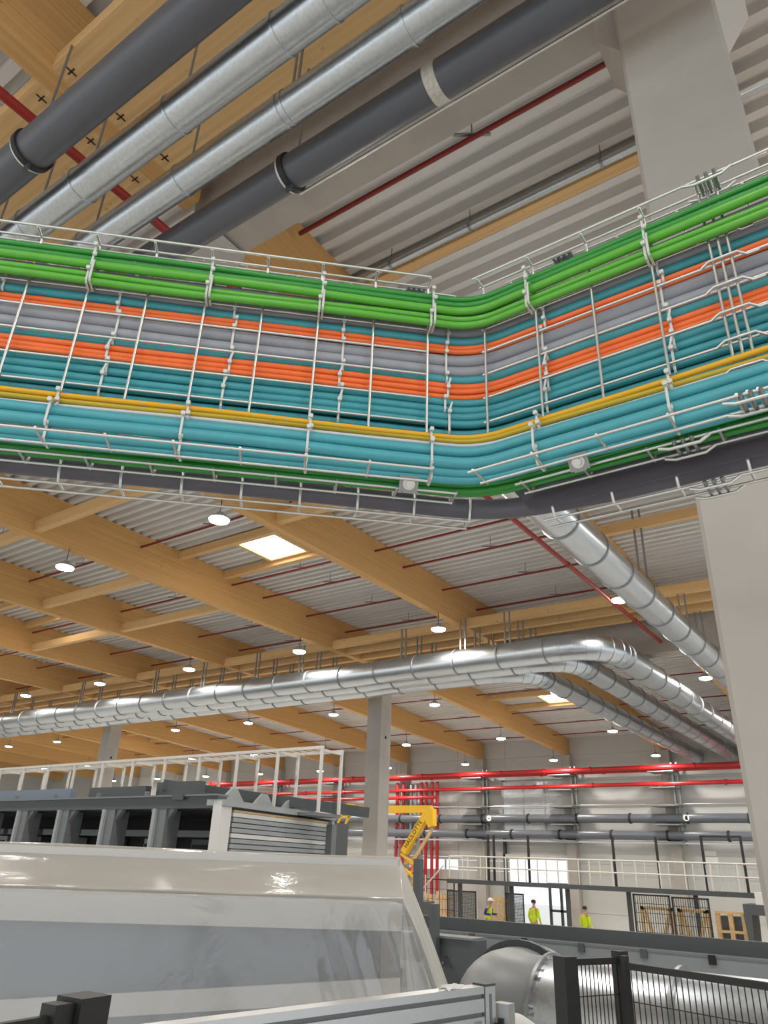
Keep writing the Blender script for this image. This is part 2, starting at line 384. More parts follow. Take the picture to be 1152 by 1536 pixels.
for x in (-15.6, -15.05, -14.75, -14.36): MB().box(x-.06, x+.06, 36.0, 36.08, ZF, -.45).build('frame', 'darksteel', t)
for z in (-2.8, -1.6, -.5): MB().box(-15.6, -14.36, 36.0, 36.08, z-.05, z+.05).build('frame', 'darksteel', t)

# ------------------------------------------------------------------ lamps and skylights
def lamp(x, y, z, label):
    t = thing('pendant_lamp', label, 'lamp', (x, y, z-.09), 'round hall lamps')
    MB().cyl((x, y, z+.1), (x, y, beam_bottom(y)), .008, 6).build('cord', 'black', t)
    MB().lathe((x, y, z), (0, 0, 1), [(-.03, .19), (.0, .2), (.03, .17), (.06, .08), (.11, .06), (.12, .02)], 20).build('housing', 'machine_light', t, 40)
    MB().lathe((x, y, z), (0, 0, 1), [(-.085, .03), (-.08, .12), (-.06, .175), (-.03, .185)], 20).build('diffuser', 'lampglow', t, 50)
    ld = bpy.data.lights.new('lamp_light', 'AREA'); ld.shape = 'DISK'; ld.size = .34; ld.energy = LAMP_W; ld.color = (1, .965, .91)
    lo = bpy.data.objects.new('lamp_light', ld); col.objects.link(lo); lo.location = (0, 0, -.005); lo.parent = t
LR = ((-6.5, 5.5, -1, 3), (.6, 5.5, -1, 2), (8.0, 5.54, -1, 9), (15.65, 5.54, -1, 10), (23.2, 5.38, -1, 10), (28.5, 4.95, -1, 10), (33.9, 4.75, -1, 10))  # nearest rows are unseen lamps added to brighten the near bay
for ri, (y, z, k0, k1) in enumerate(LR):
    for k in range(k0, k1+1):
        if ri == 1 and k in (0, 1): continue
        lamp(bx(k)+.1, y, z, f'lit pendant lamp, {ordn(k-k0)} from the open side in the {ordn(ri)} row, first two rows added')

def skylight(x0, x1, y0, y1, k, label):
    t = thing('skylight', label, 'skylight', ((x0+x1)/2, (y0+y1)/2, deck_z(y0)-.1), 'square skylights')
    def zz(y): return deck_z(y)-.02
    MB().add([(x0, y0, zz(y0)-.06), (x1, y0, zz(y0)-.06), (x1, y1, zz(y1)-.06), (x0, y1, zz(y1)-.06)], [(0, 3, 2, 1)]).build('diffuser', 'skyglow', t)
    for (a, b, c_, d) in ((x0-.1, x0, y0-.1, y1+.1), (x1, x1+.1, y0-.1, y1+.1), (x0, x1, y0-.1, y0), (x0, x1, y1, y1+.1)):
        MB().add([(a, c_, zz(c_)-.1), (b, c_, zz(c_)-.1), (b, d, zz(d)-.1), (a, d, zz(d)-.1), (a, c_, zz(c_)+.03), (b, c_, zz(c_)+.03), (b, d, zz(d)+.03), (a, d, zz(d)+.03)],
                 [(0,3,2,1),(4,5,6,7),(0,1,5,4),(1,2,6,5),(2,3,7,6),(3,0,4,7)]).build('curb', 'wood_x', t)
    for y in (y0-.18, y1+.18):
        MB().box(bx(k+1)+.11, bx(k)-.11, y-.07, y+.07, zz(y)-.2, zz(y)+.0).build('trimmer', 'wood_x', t)
skylight(-12.3, -11.15, 11.1, 12.3, 2, 'large bright square skylight just below the cable trays')
skylight(-12.1, -11.0, 27.6, 29.0, 2, 'small bright skylight beside the lowest duct elbow')
skylight(-35.7, -34.4, 27.6, 29.0, 7, 'distant bright skylight above the white cage')
skylight(-35.7, -34.4, 11.1, 12.3, 7, 'distant skylight hidden among the far beams')
skylight(-21.6, -20.4, 11.1, 12.3, 4, 'skylight hidden behind the second deep beam')

# ------------------------------------------------------------------ sprinkler pipes
main = thing('sprinkler_main', 'red sprinkler main pipe crossing under the deck beside the steep duct', 'pipe', (-4.94, 9, 5.5))
MB().cyl((-4.94, -3, 5.55), (-4.94, 19.5, 5.55), .045, 10).build('pipe', 'mainred', main, 50)
for y in (1.2, 4.9, 8, 13.2, 15.9, 17.4):
    MB().cyl((-4.94, y-.05, 5.55), (-4.94, y+.05, 5.55), .06, 10).build('coupling', 'dullred', main, 50)
for i, y in enumerate((4.48, 7.6, 9.75, 11.75+1.0, 13.8+.15, 15.83, 17.72)):
    z = 6.62
    t = thing('sprinkler_line', f'thin dark red sprinkler line under the deck, {ordn(i)} from the viewer', 'pipe', (-20, y, z), 'sprinkler lines')
    MB().cyl((-44 if i else -4.6, y, z), (-5.46 if i else 4, y, z), .028, 8).build('pipe', 'dullred', t, 50)
    for k in range(0, 9):
        x = bx(k)-2.2
        if i == 0 and k > 0: break
        MB().cyl((x, y, z), (x, y, deck_z(y)), .008, 6).build('hanger_rod', 'steel', t)
        MB().bar((x-.16, y-.1, z+.05), (x+.16, y+.1, z+.05), .03, .02).build('clamp', 'steel', t)
for i, y in enumerate((21.3, 24.0, 26.4, 29.6, 31.8, 34.0)):
    z = deck_z(y)-.25
    t = thing('sprinkler_line', f'thin dark sprinkler line under the sloping deck, {ordn(i)} from the long ducts', 'pipe', (-20, y, z), 'far sprinkler lines')
    MB().cyl((-44, y, z), (-1, y, z), .024, 6).build('pipe', 'dullred', t, 50)
    for k in range(0, 9):
        MB().bar((bx(k)-2.5, y-.1, z+.04), (bx(k)-2.1, y+.1, z+.04), .03, .02).build('clamp', 'steel', t)
t = thing('thin_overhead_pipe', 'thin galvanised pipe under the near deck left of the large column', 'pipe', (-2, 5.48, 6.6))
MB().cyl((-4.6, 5.5, 6.66), (4.5, 5.5, 6.66), .05, 12).build('pipe', 'galv_x', t, 50)
for x in (-4.0, -2.9, -1.35, .9, 2.4):
    MB().ring((x, 5.5, 6.66), (1, 0, 0), .05, .062, .03, 14).build('clamp', 'steel', t, 40); MB().cyl((x, 5.5, 6.71), (x, 5.5, 6.95), .006, 6).build('hanger_rod', 'steel', t)
t = thing('thin_conduit', 'thin bright conduit right of the large column', 'conduit', (2, 4.2, 5.9))
MB().cyl((-.02, 4.35, 5.3), (6, 4.35, 5.3), .022, 10).build('pipe', 'wire', t, 50)

# ------------------------------------------------------------------ four overhead pipes
def overhead_pipe(y, z, r, m, label, seams, clamps, name):
    t = thing(name, label, 'pipe', (-4, y, z-r))
    MB().cyl((-15, y, z), (9, y, z), r, 36).build('pipe', m, t, 50)
    for x in seams: MB().ring((x, y, z), (1, 0, 0), r-.002, r+.008, .018, 36).build('seam', 'galv_x', t, 40)
    for x in clamps:
        c = MB().ring((x, y, z), (1, 0, 0), r-.002, r+.02, .045, 32).build('clamp', 'rubber', t, 40)
        MB().ring((x-.034, y, z), (1, 0, 0), r-.002, r+.012, .02, 32).build('band', 'nylon', c, 40)
        MB().box(x-.03, x+.03, y-.012, y+.012, z-r-.06, z-r-.015).build('lug', 'darksteel', c)
    for x in list(seams)+list(clamps)+[-8, 2.5, 5]:
        MB().cyl((x+.05, y, z+r*.9), (x+.05, y, 5.97), .011, 6).build('hanger_rod', 'steel', t)
    return t
overhead_pipe(1.50, 4.75, .14, 'pvc', 'dark grey plastic overhead pipe nearest the frame corner, with black clamp', (), (-4.47, -1.2, 2.2), 'plastic_overhead_pipe')
overhead_pipe(1.905, 4.75, .135, 'galv_x', 'galvanised overhead pipe beside the first dark pipe, with four seams', (-5.9, -5.15, -4.42, -3.32, -2.31, -1.93, .2, 2), (), 'galvanised_overhead_pipe')
overhead_pipe(2.31, 4.75, .118, 'galv_x', 'galvanised overhead pipe between the other shiny pipe and the lower dark one', (-4.95, -3.71, -2.66, -2.61, -1.61, .4, 1.9), (), 'galvanised_overhead_pipe')
t = overhead_pipe(2.72, 4.75, .13, 'pvc', 'dark grey plastic overhead pipe passing just left of the large column, taped joint', (), (-2.96, 1.6), 'plastic_overhead_pipe')
MB().ring((-1.66, 2.72, 4.75), (1, 0, 0), .129, .137, .09, 32).build('tape_joint', 'tape', t, 40)
t = thing('thin_trace_line', 'thin bright conduit running along the lower dark overhead pipe', 'conduit', (-2, 2.88, 4.66))
MB().cyl((-3.0, 2.875, 4.70), (6, 2.875, 4.70), .011, 8).build('pipe', 'wire', t, 50)

# ------------------------------------------------------------------ large ventilation ducts
def arc(c, r, a0, a1, n, ax1, ax2):
    return [V(c)+V(ax1)*r*math.cos(a0+(a1-a0)*i/n)+V(ax2)*r*math.sin(a0+(a1-a0)*i/n) for i in range(n+1)]
def duct(name, label, legs, r, mats, ring_at, hangers=(), n=32):
    """legs: list of point lists; each leg is one sheet-metal part, rings close the joints"""
    t = thing(name, label, 'duct', (legs[0][0][0], legs[0][0][1], legs[0][0][2]-r))
    for pts, m, nm in zip(legs, mats, ['run' if len(p) == 2 else 'elbow' for p in legs]):
        if nm == 'elbow':
            e0 = (V(legs[0][1])-V(legs[0][0])).normalized()*.03; e1 = (V(legs[2][1])-V(legs[2][0])).normalized()*.03
            MB().tube([V(pts[0])-e0]+[V(p) for p in pts]+[V(pts[-1])+e1], r, n, cap=False).build(nm, m, t, 30)
        else: MB().tube(pts, r, n, cap=False).build(nm, m, t, 30)
        if nm == 'elbow':
            for i, p in enumerate(pts):
                a = pts[max(i-1, 0)]; b = pts[min(i+1, len(pts)-1)]
                MB().ring(p, V(b)-V(a), r-.004, r+.012, .022, n).build('seam', m, t, 40)
    for p, ax in ring_at: MB().ring(p, ax, r-.004, r+.022, .035, n).build('joint_ring', 'steel', t, 40)
    for (x, y, z0, z1) in hangers:
        for s in (-1, 1): MB().box(x+s*.07-.018, x+s*.07+.018, y-.02, y+.02, z0, z1).build('hanger', 'steel', t)
    return t
def long_duct(y, x_end, z, r, R, label, k):
    xs = x_end-R
    e = arc((xs, y+R, z), R, -math.pi/2, 0, 6, (1, 0, 0), (0, 1, 0))
    rings = [((x, y, z), (1, 0, 0)) for x in [xs-.35-1.25*i-.1*k for i in range(30)]] + [((x_end, yy, z), (0, 1, 0)) for yy in [y+R+.3+1.3*i for i in range(int((35.6-y-R)/1.3))]]
    hang = [(x, y, z+r*.95, 5.98) for x in (-30.5, -25.8, -21.5, -19.05, -16.6, -14.76, -11.05, -9.18, -7.9)]
    duct('ventilation_duct', label, [[(-52, y, z), (xs, y, z)], e, [(x_end, y+R, z), (x_end, 35.9, z)]], r, ['galv_x', 'galv_y', 'galv_y'], rings, hang)
long_duct(16.5, -5.45, 4.84, .31, 1.05, 'large shiny ventilation duct at the front of three, bending last', 0)
long_duct(17.3, -6.65, 4.84, .29, 1.0, 'shiny ventilation duct between the two others, bending second', 1)
long_duct(18.1, -8.15, 4.86, .27, .95, 'shiny ventilation duct behind the others, bending first beside the skylight', 2)
xl, zl = -3.76, 4.9
e = arc((xl, 7.7, zl+.6), .6, math.pi, 1.5*math.pi, 5, (0, 1, 0), (0, 0, 1))
duct('ventilation_duct', 'steep shiny ventilation duct passing from the cable tray to behind the column',
     [[(xl, 7.1, 6.93), (xl, 7.1, zl+.6)], e, [(xl, 7.7, zl), (xl, 35.9, zl)]], .3, ['galv_y']*3,
     [((xl, 8.6+1.28*i, zl), (0, 1, 0)) for i in range(20)],
     [(xl, yy, zl+.28, 6.93) for yy in (14.2,)]+[(xl, yy, zl+.28, 6.0) for yy in (17.2, 18.7)])

# ------------------------------------------------------------------ pipes and brackets on the gate wall
def wall_pipe(label, y, z, x0, x1, r, m, rings, name, cat='pipe'):
    t = thing(name, label, cat, ((x0+x1)/2, y, z-r))
    MB().cyl((x0, y, z), (x1, y, z), r, 16).build('pipe', m, t, 50)
    for x in rings: MB().ring((x, y, z), (1, 0, 0), r-.003, r+.03, .09, 16).build('coupling', m if m == 'red' else 'rubber', t, 40)
    return t
wall_pipe('front red fire pipe of the upper pair on the gate wall', 34.75, 4.34, -38, 0, .1, 'red', [-38+2.3*i for i in range(16)], 'fire_pipe')
wall_pipe('rear red fire pipe of the upper pair, beside the wall', 35.1, 4.27, -38, 0, .09, 'red', [-37+3.1*i for i in range(12)], 'fire_pipe')
wall_pipe('lower red fire pipe across the gate wall', 35.1, 3.68, -38, 0, .085, 'red', [-36+2.9*i for i in range(12)], 'fire_pipe')
wall_pipe('short red fire pipe joining the risers behind the yellow boom', 35.0, 3.3, -38, -21.2, .085, 'red', [-25, -23.5, -22], 'fire_pipe')
wall_pipe('thin bright steel pipe above the grey wall pipes', 35.2, 2.84, -24, 0, .03, 'wire', [], 'thin_wall_pipe')
for z, lb, off in ((2.27, 'upper', .9), (1.58, 'lower', 0)):
    t = wall_pipe(f'{lb} thick grey plastic pipe across the gate wall', 35.1, z, -38, 0, .19, 'pvc_wall', [-24.3+off+4.7*i*.52 for i in range(10)], 'grey_wall_pipe')
    if lb == 'upper':
        for x in (-18.1, -8.75):
            MB().cyl((x, 34.9, z), (x, 34.915, z), .13, 20).build('round_sign', 'paper', t)
            MB().box(x-.06, x+.06, 34.894, 34.9, z-.02, z+.02).build('sign_print', 'darksteel', t)
wall_pipe('thin pale pipe under the grey wall pipes', 35.2, 1.3, -38, 0, .05, 'white_cable', [], 'thin_wall_pipe')
for i, x in enumerate((-23.81, -23.42, -22.27, -21.98, -21.61, -21.29)):
    t = thing('fire_riser', f'vertical red riser pipe on the gate wall, {ordn(i)} of six from the slim column', 'pipe', (x, 35.3, -.4), 'red risers')
    MB().cyl((x, 35.3, -1.2), (x, 35.3, 4.1), .085, 14).build('pipe', 'red', t, 50)
    for z in (.9, 2.0, 3.0): MB().ring((x, 35.3, z), (0, 0, 1), .08, .115, .08, 14).build('coupling', 'red', t, 40)
for i, x in enumerate((-22.95, -22.65)):
    tag(MB().cyl((x, 35.35, 1), (x, 35.35, 4), .09, 14).build('grey_riser', 'steel', None, 50), f'grey vertical riser pipe between the red risers, {ordn(i)} from the slim column', 'pipe', 'grey risers')
t = thing('alarm_valve', 'round red alarm valve with pipes below the risers', 'valve', (-22.4, 34.9, -.6))
MB().lathe((-22.4, 35.1, -.15), (0, -1, 0), [(0, .1), (.05, .26), (.25, .28), (.35, .16), (.4, .05)], 20).build('body', 'red', t, 40)
MB().cyl((-22.4, 35.1, -.6), (-22.4, 35.1, .6), .09, 12).build('spool', 'red', t, 50)
for n_, k in enumerate((1, 2, 3, 4, 6, 7)):
    x = bx(k); t = thing('pipe_bracket', f'steel arm bracket carrying the wall pipes, {ordn(n_)} from the large column', 'bracket', (x, 35.3, 1.2), 'pipe brackets')
    for z in (4.18, 3.52, 2.78, 2.02, 1.34):
        MB().box(x-.55, x+.55, 34.6, 35.6, z-.05, z-.01).build('arm', 'steel', t)
    MB().box(x+.26, x+.34, 35.36, 35.55, 1.2, 4.6).build('upright', 'steel', t); MB().box(x+.48, x+.55, 35.36, 35.5, 1.2, 4.6).build('upright', 'steel', t)
t = thing('wall_notice', 'white paper notices on the gate wall beside the dark posts', 'notice', (-8.2, 35.98, .6))
MB().box(-8.45, -8.0, 35.985, 35.995, .85, 1.05).build('sheet', 'paper', t); MB().box(-8.45, -7.95, 35.985, 35.995, .6, .8).build('sheet', 'paper', t)

# ------------------------------------------------------------------ far platform with railings
pf = thing('service_platform', 'long grey steel walkway with railings before the gate wall', 'walkway', (-9, 30.5, ZF))
MB().box(-17.6, 2, 30, 31.2, -.52, -.41).build('deck', 'machine_dark', pf)
MB().box(-17.6, 2, 29.96, 30, -.56, -.40).build('edge_beam', 'machine_dark', pf)
for i in range(9):
    x = -17.3+2.4*i; MB().box(x-.07, x+.07, 30.5, 30.64, ZF, -.52).build('leg', 'machine_dark', pf)
for y in (30.03, 31.17):
    for z in (.48, .06): MB().cyl((-17.5, y, z), (2, y, z), .03, 6).build('rail', 'cage', pf, 50)
    for i in range(23):
        x = -17.5+.88*i; MB().cyl((x, y, -.41), (x, y, .48), .026, 6).build('rail_post', 'cage', pf, 50)
for i in range(14):
    x = -7.3+.1*i; MB().box(x, x+.02, 30.05, 30.07, -.38, .42).build('baluster', 'wire', pf)
for i, x in enumerate((-16.17, -15.9, -14.3, -10.7, -9.02, -7.36, -6.0)):
    tag(MB().box(x-.04, x+.04, 31.02, 31.10, -.41, 1.35).build('screen_post', 'black'), f'tall black fence post behind the walkway, {ordn(i)} from the slim column', 'post', 'black fence posts')
t = thing('black_portal', 'black frame gate behind the walkway near the large column', 'portal', (-6.7, 31.5, 1.3)); MB().box(-7.40, -5.96, 31.02, 31.10, 1.35, 1.42).build('top_bar', 'black', t)

def mesh_panel(label, x0, x1, y, z0, z1, nx, nz, bars='black'):
    t = thing('mesh_screen', label, 'screen', ((x0+x1)/2, y, z0))
    for a, b, c_, d in ((x0, x1, z1-.05, z1), (x0, x1, z0, z0+.05), (x0, x0+.05, z0, z1), (x1-.05, x1, z0, z1)): MB().box(a, b, y-.02, y+.02, c_, d).build('frame', 'black', t)
    m = MB()
    for i in range(1, nx): xx = x0+(x1-x0)*i/nx; m.box(xx-.008, xx+.008, y-.008, y+.008, z0, z1)
    for i in range(1, nz): zz = z0+(z1-z0)*i/nz; m.box(x0, x1, y-.008, y+.008, zz-.008, zz+.008)
    tag(m.build('mesh_bars', bars, t), kind='stuff')
mesh_panel('black mesh screen before the wooden trusses, nearer the gate', -9.25, -8.0, 28.4, ZF, -.57, 16, 8)
mesh_panel('black mesh screen before the wooden trusses, nearer the column', -7.95, -6.75, 28.4, ZF, -.6, 16, 8)
mesh_panel('dense black mesh screen left of the worker in the white helmet', -19.3, -17.8, 32.9, ZF, -.9, 34, 34)
mesh_panel('dense black mesh screen right of the worker in the white helmet', -16.6, -15.7, 33.4, ZF, -.9, 22, 34)
mesh_panel('black open frame below the walkway end', -20.0, -18.1, 31.5, ZF, -.45, 5, 6)
def truss(label, x0, x1, y):
    t = thing('wooden_truss', label, 'truss', ((x0+x1)/2, y, ZF)); w_ = .1
    MB().box(x0, x1, y-.05, y+.05, -1.05, -.95).build('top_board', 'pine', t)
    xm = (x0+x1)/2
    MB().bar((x0+.1, y, -1.0), (xm, y, -2.4), .1, .1, (0, 1, 0)).build('brace', 'pine', t); MB().bar((x1-.1, y, -1.0), (xm, y, -2.4), .1, .1, (0, 1, 0)).build('brace', 'pine', t)
    MB().box(x0, x1, y-.05, y+.05, -2.5, -2.4).build('bottom_board', 'pine', t)
    for x in (x0+.05, x1-.05): MB().box(x-.05, x+.05, y-.05, y+.05, ZF, -.95).build('post', 'pine', t)
truss('wooden V truss behind black mesh, nearer the gate', -9.15, -8.05, 28.8)
truss('wooden V truss behind black mesh, nearer the column', -7.9, -6.9, 28.8)
t = thing('wooden_crate', 'tall open wooden crate wrapped in film beside the trusses', 'crate', (-6.2, 28.9, ZF))
for x in (-6.65, -6.25, -5.85): MB().box(x-.07, x+.07, 28.8, 28.95, ZF, -.95).build('plank', 'pine', t)
for z in (-.95, -1.5, -2.4): MB().box(-6.7, -5.8, 28.78, 28.82, z-.08, z).build('plank', 'pine', t)
MB().box(-6.6, -5.9, 28.95, 29.5, ZF, -1.1).build('content', 'machine_dark', t)
for i, x in enumerate((-20.9, -19.9, -16.9)):
    t = thing('wooden_pallet', ('wooden pallet standing upright at the far left of the mesh screens', 'wooden pallet upright behind the grey posts', 'wooden boards upright beside the worker in the white helmet')[i], 'pallet', (x, 33.6, ZF))
    for j in range(4): MB().box(x-.38+.2*j, x-.26+.2*j, 33.55, 33.6, ZF, -1.0-.05*j).build('plank', 'pine', t)
    for z in (-2.5, -1.9, -1.3): MB().box(x-.4, x+.45, 33.6, 33.66, z, z+.09).build('batten', 'pine', t)
t = thing('steel_press', 'dark steel machine with curved legs beside the large column', 'machine', (-5, 28.5, ZF))
MB().box(-5.7, -3.2, 28.2, 29.6, -1.0, -.7).build('head', 'machine_dark', t); MB().box(-5.3, -4.6, 28.2, 28.9, -.7, -.35).build('motor', 'panel_white', t)
for x in (-5.6, -4.9, -4.3, -3.5):
    MB().prism([(x-.14, 28.2, ZF), (x+.14, 28.2, ZF), (x+.06, 28.2, -2.0), (x+.12, 28.2, -1.0), (x-.12, 28.2, -1.0), (x-.06, 28.2, -2.0)], (0, 1.2, 0)).build('leg', 'void' if x > -5 else 'machine_dark', t)
t = thing('step_ladder', 'white tubular platform steps beside the grey posts', 'steps', (-19.7, 30.5, ZF))
for x in (-20.2, -19.2):
    MB().tube([(x, 30.2, ZF), (x, 30.2, -.3), (x+.4, 30.2, -.3), (x+.4, 30.2, ZF)], .03, 8).build('frame', 'cage', t, 50)
for z in (-2.3, -1.8, -1.3): MB().box(-20.2, -18.8, 30.1, 30.5, z, z+.05).build('tread', 'steel', t)
MB().bar((-19, 30.2, -.9), (-17.9, 30.2, .1), .05, .05, (0, 1, 0)).build('handrail', 'cage', t)

# ------------------------------------------------------------------ yellow boom lift
bl = thing('boom_lift', 'yellow articulated boom lift with black lettering, beside the slim column', 'boom lift', (-17.8, 27.2, ZF))
MB().box(-19.2, -16.6, 26.5, 28.2, -2.45, -1.75).build('chassis', 'lift', bl); MB().box(-18.7, -17.0, 26.7, 28.0, -1.75, -1.2).build('turret', 'machine_dark', bl)
for x in (-18.8, -17.0):
    for y in (26.4, 28.1): MB().lathe((x, y, -2.45), (0, 1, 0), [(0, .25), (.02, .4), (.25, .4), (.27, .25)], 20).build('wheel', 'rubber', bl, 40)
MB().bar((-20.9, 27, 2.13), (-16.55, 27, 2.1), .26, .27, (0, 0, 1)).build('upper_boom', 'lift', bl)
MB().prism([(-16.75, 26.85, 2.22), (-16.42, 26.85, 2.1), (-16.40, 26.85, 1.5), (-16.62, 26.85, 1.42), (-16.8, 26.85, 1.75)], (0, .3, 0)).build('knuckle', 'lift', bl)
low_arm = MB().bar((-16.7, 27, 2.0), (-17.82, 27, .5), .26, .27, (0, 1, 0)).build('lower_boom', 'lift', bl)
MB().bar((-16.5, 27, 1.4), (-17.5, 27, .05), .1, .1, (0, 1, 0)).build('tie_rod', 'pine', bl)
MB().bar((-17.3, 27.1, 1.2), (-17.1, 27.1, .1), .12, .12, (0, 1, 0)).build('ram', 'steel', bl)
for i in range(4):
    MB().bar((-17.9, 26.9, .45-.45*i), (-17.3, 26.9, .1-.45*i), .09, .09, (0, 1, 0)).build('riser_link', 'lift', bl); MB().bar((-17.9, 27.2, .1-.45*i), (-17.3, 27.2, .45-.45*i), .09, .09, (0, 1, 0)).build('riser_link', 'lift', bl)
fc = bpy.data.curves.new('lettering', 'FONT'); fc.body = 'HAULOTTE'; fc.size = .24; fc.extrude = .004; fc.align_x = 'CENTER'; fc.align_y = 'CENTER'; fc.materials.append(MATS['black'])
fo = bpy.data.objects.new('lettering_curve', fc); col.objects.link(fo); bpy.context.view_layer.update()
fm_ = bpy.data.meshes.new_from_object(fo.evaluated_get(bpy.context.evaluated_depsgraph_get())); bpy.data.objects.remove(fo)
if not fm_.materials: fm_.materials.append(MATS['black'])
fo = bpy.data.objects.new('lettering', fm_); col.objects.link(fo); fo.parent = bl
dv = V((-16.7+17.82, 0, 1.5)).normalized(); nv = V((0, -1, 0)); uv_ = nv.cross(dv)
fo.matrix_local = Matrix((dv, uv_, nv)).transposed().to_4x4(); fo.location = V((-17.32, 26.86, 1.17))-WO[bl.name]
WO[fo.name] = V((0, 0, 0))
t = thing('lift_basket', 'yellow work basket of the lift left of the slim column', 'basket', (-20.6, 26.5, 1.6))
for p, q in (((-21.0, 26.6, 1.5), (-20.5, 26.6, 2.3)), ((-20.6, 26.6, 1.45), (-20.1, 26.6, 2.25)), ((-21.0, 26.6, 1.5), (-20.6, 26.6, 1.45)), ((-20.5, 26.6, 2.3), (-20.1, 26.6, 2.25)), ((-20.8, 26.6, 1.8), (-20.35, 26.6, 1.8)), ((-20.7, 26.6, 2.0), (-20.2, 26.6, 2.1))):
    MB().bar(p, q, .07, .07, (0, 1, 0)).build('rail', 'lift', t)
for i, (x, y, h) in enumerate(((-6.62, 10.9, -.5), (-6.98, 11.0, .12))):
    tag(MB().box(x-.06, x+.06, y-.06, y+.06, ZF, h).build('steel_post', 'machine_dark'), ('short dark steel post rising from the long machine bed', 'taller dark steel post beside the film-wrapped machine')[i], 'post')

# ------------------------------------------------------------------ three workers (standing; about 1.7 m)
def skin(name, pts, edges, m, parent, sub=1):
    o0 = WO[parent.name]
    me = bpy.data.meshes.new(name); me.from_pydata([V(p[:3])-o0 for p in pts], edges, [])
    o = bpy.data.objects.new(name, me); col.objects.link(o); o.parent = parent; WO[o.name] = o0
    sk = o.modifiers.new('skin', 'SKIN'); sk.use_smooth_shade = True
    for i, p in enumerate(pts): me.skin_vertices[0].data[i].radius = (p[3], p[4] if len(p) > 4 else p[3])
    me.skin_vertices[0].data[0].use_root = True
    ss = o.modifiers.new('sub', 'SUBSURF'); ss.levels = sub; ss.render_levels = sub
    me.materials.append(MATS[m]); return o
def person(x, y, face, h, label, top, helmet, lean=0., arms='down'):
    t = thing('person', label, 'person', (x, y, ZF))
    f = V((math.sin(face), math.cos(face), 0)); s = V((f.y, -f.x, 0)); k = h/1.75
    def P(a, b, c_, r, r2=None): p = V((x, y, ZF))+f*((a+lean*max(c_-.95, 0))*k)+s*(b*k)+V((0, 0, c_*k)); return (p.x, p.y, p.z, r*k, (r2 or r)*k)
    ha = .12 if arms == 'down' else .34; hz_ = .82 if arms == 'down' else 1.05
    body = [P(0, 0, .95, .11), P(0, 0, 1.15, .095), P(0, 0, 1.35, .105), P(0, 0, 1.48, .06), P(.01, 0, 1.58, .05), P(.02, 0, 1.66, .085, .075), P(.01, 0, 1.74, .06)]
    ed = [(0,1),(1,2),(2,3),(3,4),(4,5),(5,6)]
    for sd in (-1, 1):
        b = len(body); body += [P(0, sd*.19, 1.42, .06), P(-.02, sd*.25, 1.15, .045), P(ha, sd*.24, hz_+.06, .034), P(ha+.06, sd*.23, hz_-.02, .038, .02)]
        ed += [(2, b), (b, b+1), (b+1, b+2), (b+2, b+3)]
        for q in range(4):
            bb = len(body); body.append(P(ha+.1, sd*(.25-.018*q), hz_-.09-.01*(q % 2), .009)); ed.append((b+3, bb))
        b = len(body); body += [P(0, sd*.1, .88, .09), P(.02, sd*.11, .48, .06), P(0, sd*.12, .09, .042), P(.13, sd*.13, .03, .04, .03)]
        ed += [(0, b), (b, b+1), (b+1, b+2), (b+2, b+3)]
    skin('body', body, ed, 'skin', t)
    vest = [P(0, 0, .86, .16, .16), P(0, 0, 1.1, .15, .15), P(0, 0, 1.34, .175, .175), P(0, 0, 1.46, .1)]
    skin('vest', vest, [(0,1),(1,2),(2,3)], 'vest', t)
    for sd in (-1, 1):
        skin('sleeve', [P(0, sd*.17, 1.42, .075), P(-.02, sd*.25, 1.15, .06), P(ha-.02, sd*.24, hz_+.1, .047)], [(0,1),(1,2)], top, t)
        skin('trouser_leg', [P(0, sd*.09, .92, .11), P(.02, sd*.11, .48, .08), P(0, sd*.12, .1, .07)], [(0,1),(1,2)], 'trousers', t)
    hp = P(.01, 0, 1.70, 0); c_ = V(hp[:3])
    if helmet:
        hm = MB().lathe(c_, (0, 0, 1), [(-.02, .125*k), (0, .125*k), (.05*k, .115*k), (.09*k, .08*k), (.115*k, .02*k)], 16).build('helmet', 'helmet', t, 50)
        MB().obox(c_+f*.13*k, s, f, (0, 0, 1), .08*k, .05*k, .008).build('brim', 'helmet', hm)
    else:
        MB().lathe(c_-f*.012, (0, 0, 1), [(-.05, .098*k), (0, .102*k), (.045*k, .09*k), (.07*k, .03*k)], 16).build('hair', 'hair', t, 50)
    hd = V(P(.02, 0, 1.645, 0)[:3])
    MB().obox(hd+f*.095*k, s, f, (0, 0, 1), .012*k, .02*k, .02*k).build('nose', 'skin', t)
    for sd in (-1, 1):
        MB().obox(hd+f*.078*k+s*sd*.032*k+V((0, 0, .02*k)), s, f, (0, 0, 1), .012*k, .008*k, .006*k).build('eye', 'hair', t)
        MB().obox(hd+s*sd*.085*k, s, f, (0, 0, 1), .012*k, .018*k, .028*k).build('ear', 'skin', t)
    MB().obox(hd+f*.082*k-V((0, 0, .045*k)), s, f, (0, 0, 1), .025*k, .006*k, .006*k).build('mouth', 'dullred', t)
person(-17.03, 32.5, math.radians(100), 1.69, 'worker in white helmet, blue sleeves and yellow vest, bending slightly forward', 'blue_shirt', True, .22, 'fwd')
person(-14.84, 32.5, math.radians(10), 1.76, 'worker in yellow high-visibility jacket standing before the bright gate', 'vest', False, 0, 'down')
person(-12.6, 32.5, math.radians(20), 1.64, 'bareheaded dark-haired worker in yellow vest right of the gate', 'vest', False, 0, 'down')

